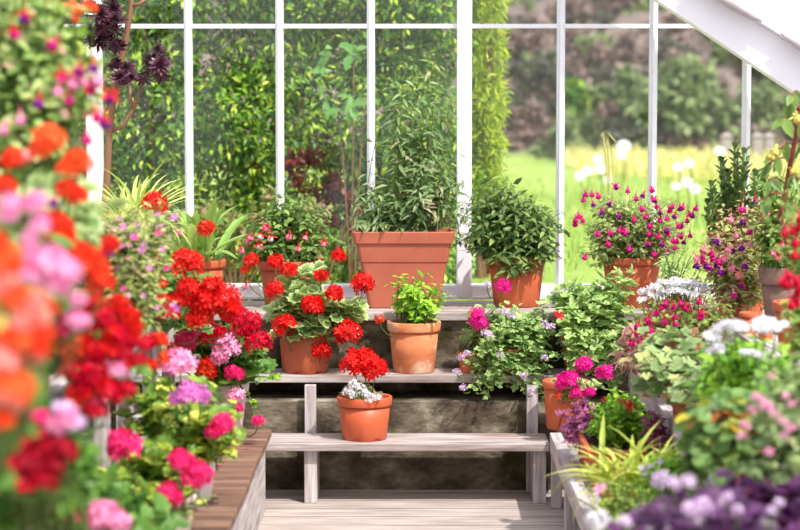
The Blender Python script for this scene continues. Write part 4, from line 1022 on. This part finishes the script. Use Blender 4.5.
# crimson and scarlet masses on the tall stand
p = plant('potted_geranium', 'crimson geranium on the tall left stand beside the white posts', 'potted plant', -1.0, 4.95, .73,
          ('round', .1, .085, .15, M['terra'], dict(rim_h=.03)), [(55, 305, 145, 395, 4.7, 34, .2)], LGD, spread=.1, t0=.4)
for x, y, q, c in ((92, 300, 15, 'red'), (105, 318, 18, 'crimson'), (122, 338, 16, 'crimson'), (82, 345, 18, 'red'), (95, 372, 18, 'crimson'), (110, 392, 16, 'crimson'), (80, 395, 15, 'red'), (108, 350, 16, 'red'), (130, 318, 12, 'red'), (72, 370, 14, 'crimson'), (96, 410, 13, 'crimson'), (118, 368, 13, 'pink'), (108, 360, 8, 'pink'), (127, 389, 10, 'crimson'), (96, 405, 9, 'pink'), (68, 330, 14, 'hot'), (142, 345, 10, 'crimson'), (118, 305, 12, 'red'), (128, 362, 9, 'red'), (88, 322, 16, 'crimson'), (112, 334, 14, 'red'), (98, 352, 15, 'crimson'), (104, 385, 14, 'red'), (86, 382, 14, 'crimson'), (122, 352, 13, 'crimson'), (70, 352, 13, 'red'), (134, 330, 11, 'red'), (140, 360, 9, 'crimson'), (76, 318, 13, 'hot')): head(p, x, y, q, 4.4, c, n=38)
p = plant('potted_geranium', 'orange and scarlet geranium just above the pale pink mass on the left', 'potted plant', -1.02, 4.38, .73,
          ('round', .1, .085, .16, M['terra'], dict(rim_h=.03)), [(15, 160, 105, 260, 4.3, 30, .18)], LG, spread=.1, t0=.4)
for x, y, q, c in ((48, 141, 18, 'orange'), (78, 164, 16, 'orange'), (66, 168, 11, 'orange'), (68, 190, 13, 'scarlet'), (78, 196, 11, 'scarlet'), (14, 160, 13, 'scarlet'), (26, 158, 9, 'salmon'), (56, 228, 19, 'scarlet'), (64, 240, 14, 'scarlet'), (92, 266, 19, 'scarlet'), (82, 256, 15, 'scarlet'), (100, 278, 15, 'scarlet'), (6, 186, 12, 'scarlet'), (40, 150, 12, 'orange'), (104, 282, 11, 'red'), (50, 310, 13, 'scarlet'), (110, 245, 11, 'red')): head(p, x, y, q, 4.0, c, n=38)
for x, y in ((58, 202), (106, 252)): fuchsia(p, x, y, 18, 4.1, 'fucred', 'violet')
p = plant('potted_geranium', 'pale pink geranium in the blurred left foreground under the big fuchsia', 'potted plant', -1.0, 3.78, .73,
          ('round', .1, .085, .15, M['terra'], dict(rim_h=.03)), [(-20, 225, 80, 330, 3.6, 26, .15)], (L_RND, 'l_gerdk', .06, 6), spread=.1, t0=.72)
for x, y, q in ((48, 262, 20), (66, 272, 18), (35, 275, 16), (58, 285, 15), (30, 258, 14), (36, 203, 13), (40, 225, 12), (12, 205, 14), (8, 215, 11), (78, 300, 9), (80, 322, 10), (30, 240, 11), (74, 318, 9)): head(p, x, y, q, 3.3, 'pink', n=38)
p = plant('potted_geranium', 'salmon and orange geranium nearest the camera at the left edge', 'potted plant', -.80, 2.95, .292,
          ('round', .1, .085, .16, M['terra'], dict(rim_h=.03)), [(-60, 290, 50, 440, 2.95, 36, .15)], (L_RND, 'l_gerdk', .06, 6), spread=.1, t0=.72)
for x, y, q, c in ((6, 262, 20, 'orange'), (2, 285, 17, 'salmon'), (16, 300, 18, 'orange'), (30, 318, 20, 'salmon'), (22, 338, 18, 'orange'), (42, 335, 14, 'scarlet'), (4, 360, 20, 'salmon'), (12, 388, 24, 'orange'), (8, 398, 18, 'salmon'), (-8, 330, 20, 'orange'), (2, 420, 14, 'scarlet'), (36, 300, 13, 'salmon'), (-6, 245, 15, 'scarlet'), (40, 350, 12, 'scarlet'), (38, 358, 8, 'salmon')): head(p, x, y, q, 2.75, c, n=40)
small(p, 0, 323, 8, 2.6, 'yellow')
p = plant('potted_geranium', 'deep crimson geranium low at the left edge in front of the white posts', 'potted plant', -.70, 4.0, .292,
          ('round', .1, .085, .15, M['terra'], dict(rim_h=.03)), [(-20, 400, 75, 500, 3.95, 34, .16)], (L_RND, 'l_gerdk', .07, 6), spread=.1, t0=.6)
for x, y, q, c in ((20, 440, 14, 'dkcrim'), (38, 462, 15, 'dkcrim'), (14, 462, 12, 'crimson'), (46, 478, 13, 'crimson'), (26, 482, 12, 'crimson'), (8, 470, 11, 'hot'), (48, 452, 14, 'dkcrim'), (30, 470, 14, 'dkcrim'), (54, 466, 12, 'dkcrim'), (12, 446, 12, 'dkcrim'), (40, 440, 12, 'dkcrim'), (60, 445, 11, 'dkcrim'), (30, 425, 11, 'dkcrim'), (66, 418, 13, 'pink'), (56, 428, 11, 'pink'), (76, 424, 9, 'lilac'), (62, 410, 9, 'lilac'), (40, 418, 9, 'hot'), (68, 452, 10, 'dkcrim'), (22, 452, 11, 'crimson')): head(p, x, y, q * 1.2, 3.6, c, n=36)
# tall fuchsia at the upper left
p = plant('tall_fuchsia', 'tall fuchsia with red and purple drops filling the upper left corner', 'potted plant', -1.0, 4.72, .73,
          ('round', .13, .1, .22, M['terra'], dict(rim_h=.04)), [(-30, 20, 80, 160, 4.5, 150, .24), (30, 40, 108, 108, 4.45, 70, .15), (-20, -40, 75, 50, 4.5, 60, .2), (-20, 120, 70, 200, 4.45, 40, .15)], (t_leaf(.58, 3), 'l_bigfuch', .052, 10), spread=.12, t0=.3)
for x, y in ((79, 64), (94, 60), (90, 82), (69, 92), (93, 110), (106, 116), (87, 132), (112, 92), (12, 26), (60, 70), (57, 40), (26, 10), (40, 96), (74, 72)):
    fuchsia(p, x, y + 6, 19, 4.15, 'fucred' if (x + y) % 2 else 'red', 'violet' if x % 3 else 'fucmag')
for x, y in ((66, 74), (74, 78), (84, 74), (60, 84), (98, 74), (20, 112), (8, 124)): fuchsia(p, x, y + 6, 18, 4.15, 'fucpink', 'pink')
p = plant('potted_geranium', 'variegated geranium with small orange heads above the tall fuchsia', 'potted plant', -.99, 5.36, .73,
          ('round', .1, .085, .18, M['terra'], dict(rim_h=.03)), [(20, -10, 84, 40, 5.1, 26, .12), (-20, -30, 40, 30, 5.1, 16)], (L_RND, 'l_lime', .07, 6), spread=.1, t0=.6)
for x, y, q in ((74, 11, 9), (76, 20, 5), (38, 28, 9), (44, 30, 6), (88, 6, 7), (94, 9, 5), (70, 8, 7), (40, -4, 10), (52, 0, 7)): head(p, x, y, q, 4.9, 'orange', n=24)

# petals dropped on the wood and the floor
pg = Geo(); V, f, rim = t_leaf(.7, 3, .15, .1, 1.2); pg.add(V, f, .5, rim); pm = pg.mesh('fallen_petal', [M['hot']])
for (px, py, z, lb) in ((222, 466, .294, 'single pink petal lying on the brown bench boards'), (454, 492, .002, 'pink petal on the floor under the middle of the lower plank'), (511, 493, .002, 'pink petal on the floor near the right leg'), (248, 448, .294, 'pink petal near the far edge of the bench')):
    d = P(px, py, 1.) - np.array((0, 0, CAMZ)); k = (z - CAMZ) / d[2]
    o = bpy.data.objects.new('fallen_petal', pm); COL.objects.link(o); o.location = (d[0] * k, k, z + .002); o.scale = (.02, .02, .02); o.rotation_euler = (.1, 0, px)
    o['label'] = lb; o['category'] = 'petal'; o['group'] = 'fallen petals'

# ================================================================ camera, light, sky
cd = bpy.data.cameras.new('camera'); co = bpy.data.objects.new('camera', cd); COL.objects.link(co)
co.location = (0, 0, CAMZ); co.rotation_euler = ROT.to_euler()
cd.sensor_width = 36; cd.lens = F * 36 / 800; cd.clip_end = 200
cd.dof.use_dof = True; cd.dof.focus_distance = 7.4; cd.dof.aperture_fstop = 2.4; cd.dof.aperture_blades = 9
S.camera = co
sd = bpy.data.lights.new('sun', 'SUN'); so = bpy.data.objects.new('sun', sd); COL.objects.link(so)
SUN = Vector((.45, -.55, 1.0)).normalized()
so.rotation_euler = SUN.to_track_quat('Z', 'Y').to_euler(); sd.energy = 4.9; sd.angle = math.radians(1.2); sd.color = (1, .96, .90)
w = bpy.data.worlds.new('world'); S.world = w; w.use_nodes = True
nt = w.node_tree; nt.nodes.clear()
out = nt.nodes.new('ShaderNodeOutputWorld'); bg = nt.nodes.new('ShaderNodeBackground'); sky = nt.nodes.new('ShaderNodeTexSky')
sky.sky_type = 'NISHITA'; sky.sun_disc = False; sky.sun_elevation = math.asin(SUN.z); sky.sun_rotation = math.atan2(SUN.x, SUN.y)
sky.dust_density = 3.0
mx = nt.nodes.new('ShaderNodeMix'); mx.data_type = 'RGBA'; mx.inputs[0].default_value = .5; mx.inputs[7].default_value = (7., 7., 7.2, 1)
nt.links.new(sky.outputs[0], mx.inputs[6]); nt.links.new(mx.outputs[2], bg.inputs[0]); bg.inputs[1].default_value = .235
nt.links.new(bg.outputs[0], out.inputs[0])
S.view_settings.view_transform = 'Standard'; S.view_settings.look = 'None'; S.view_settings.gamma = 1; S.view_settings.use_curve_mapping = False
S.view_settings.exposure = 0.1
S.cycles.use_denoising = True
S.cycles.max_bounces = 8; S.cycles.transparent_max_bounces = 16
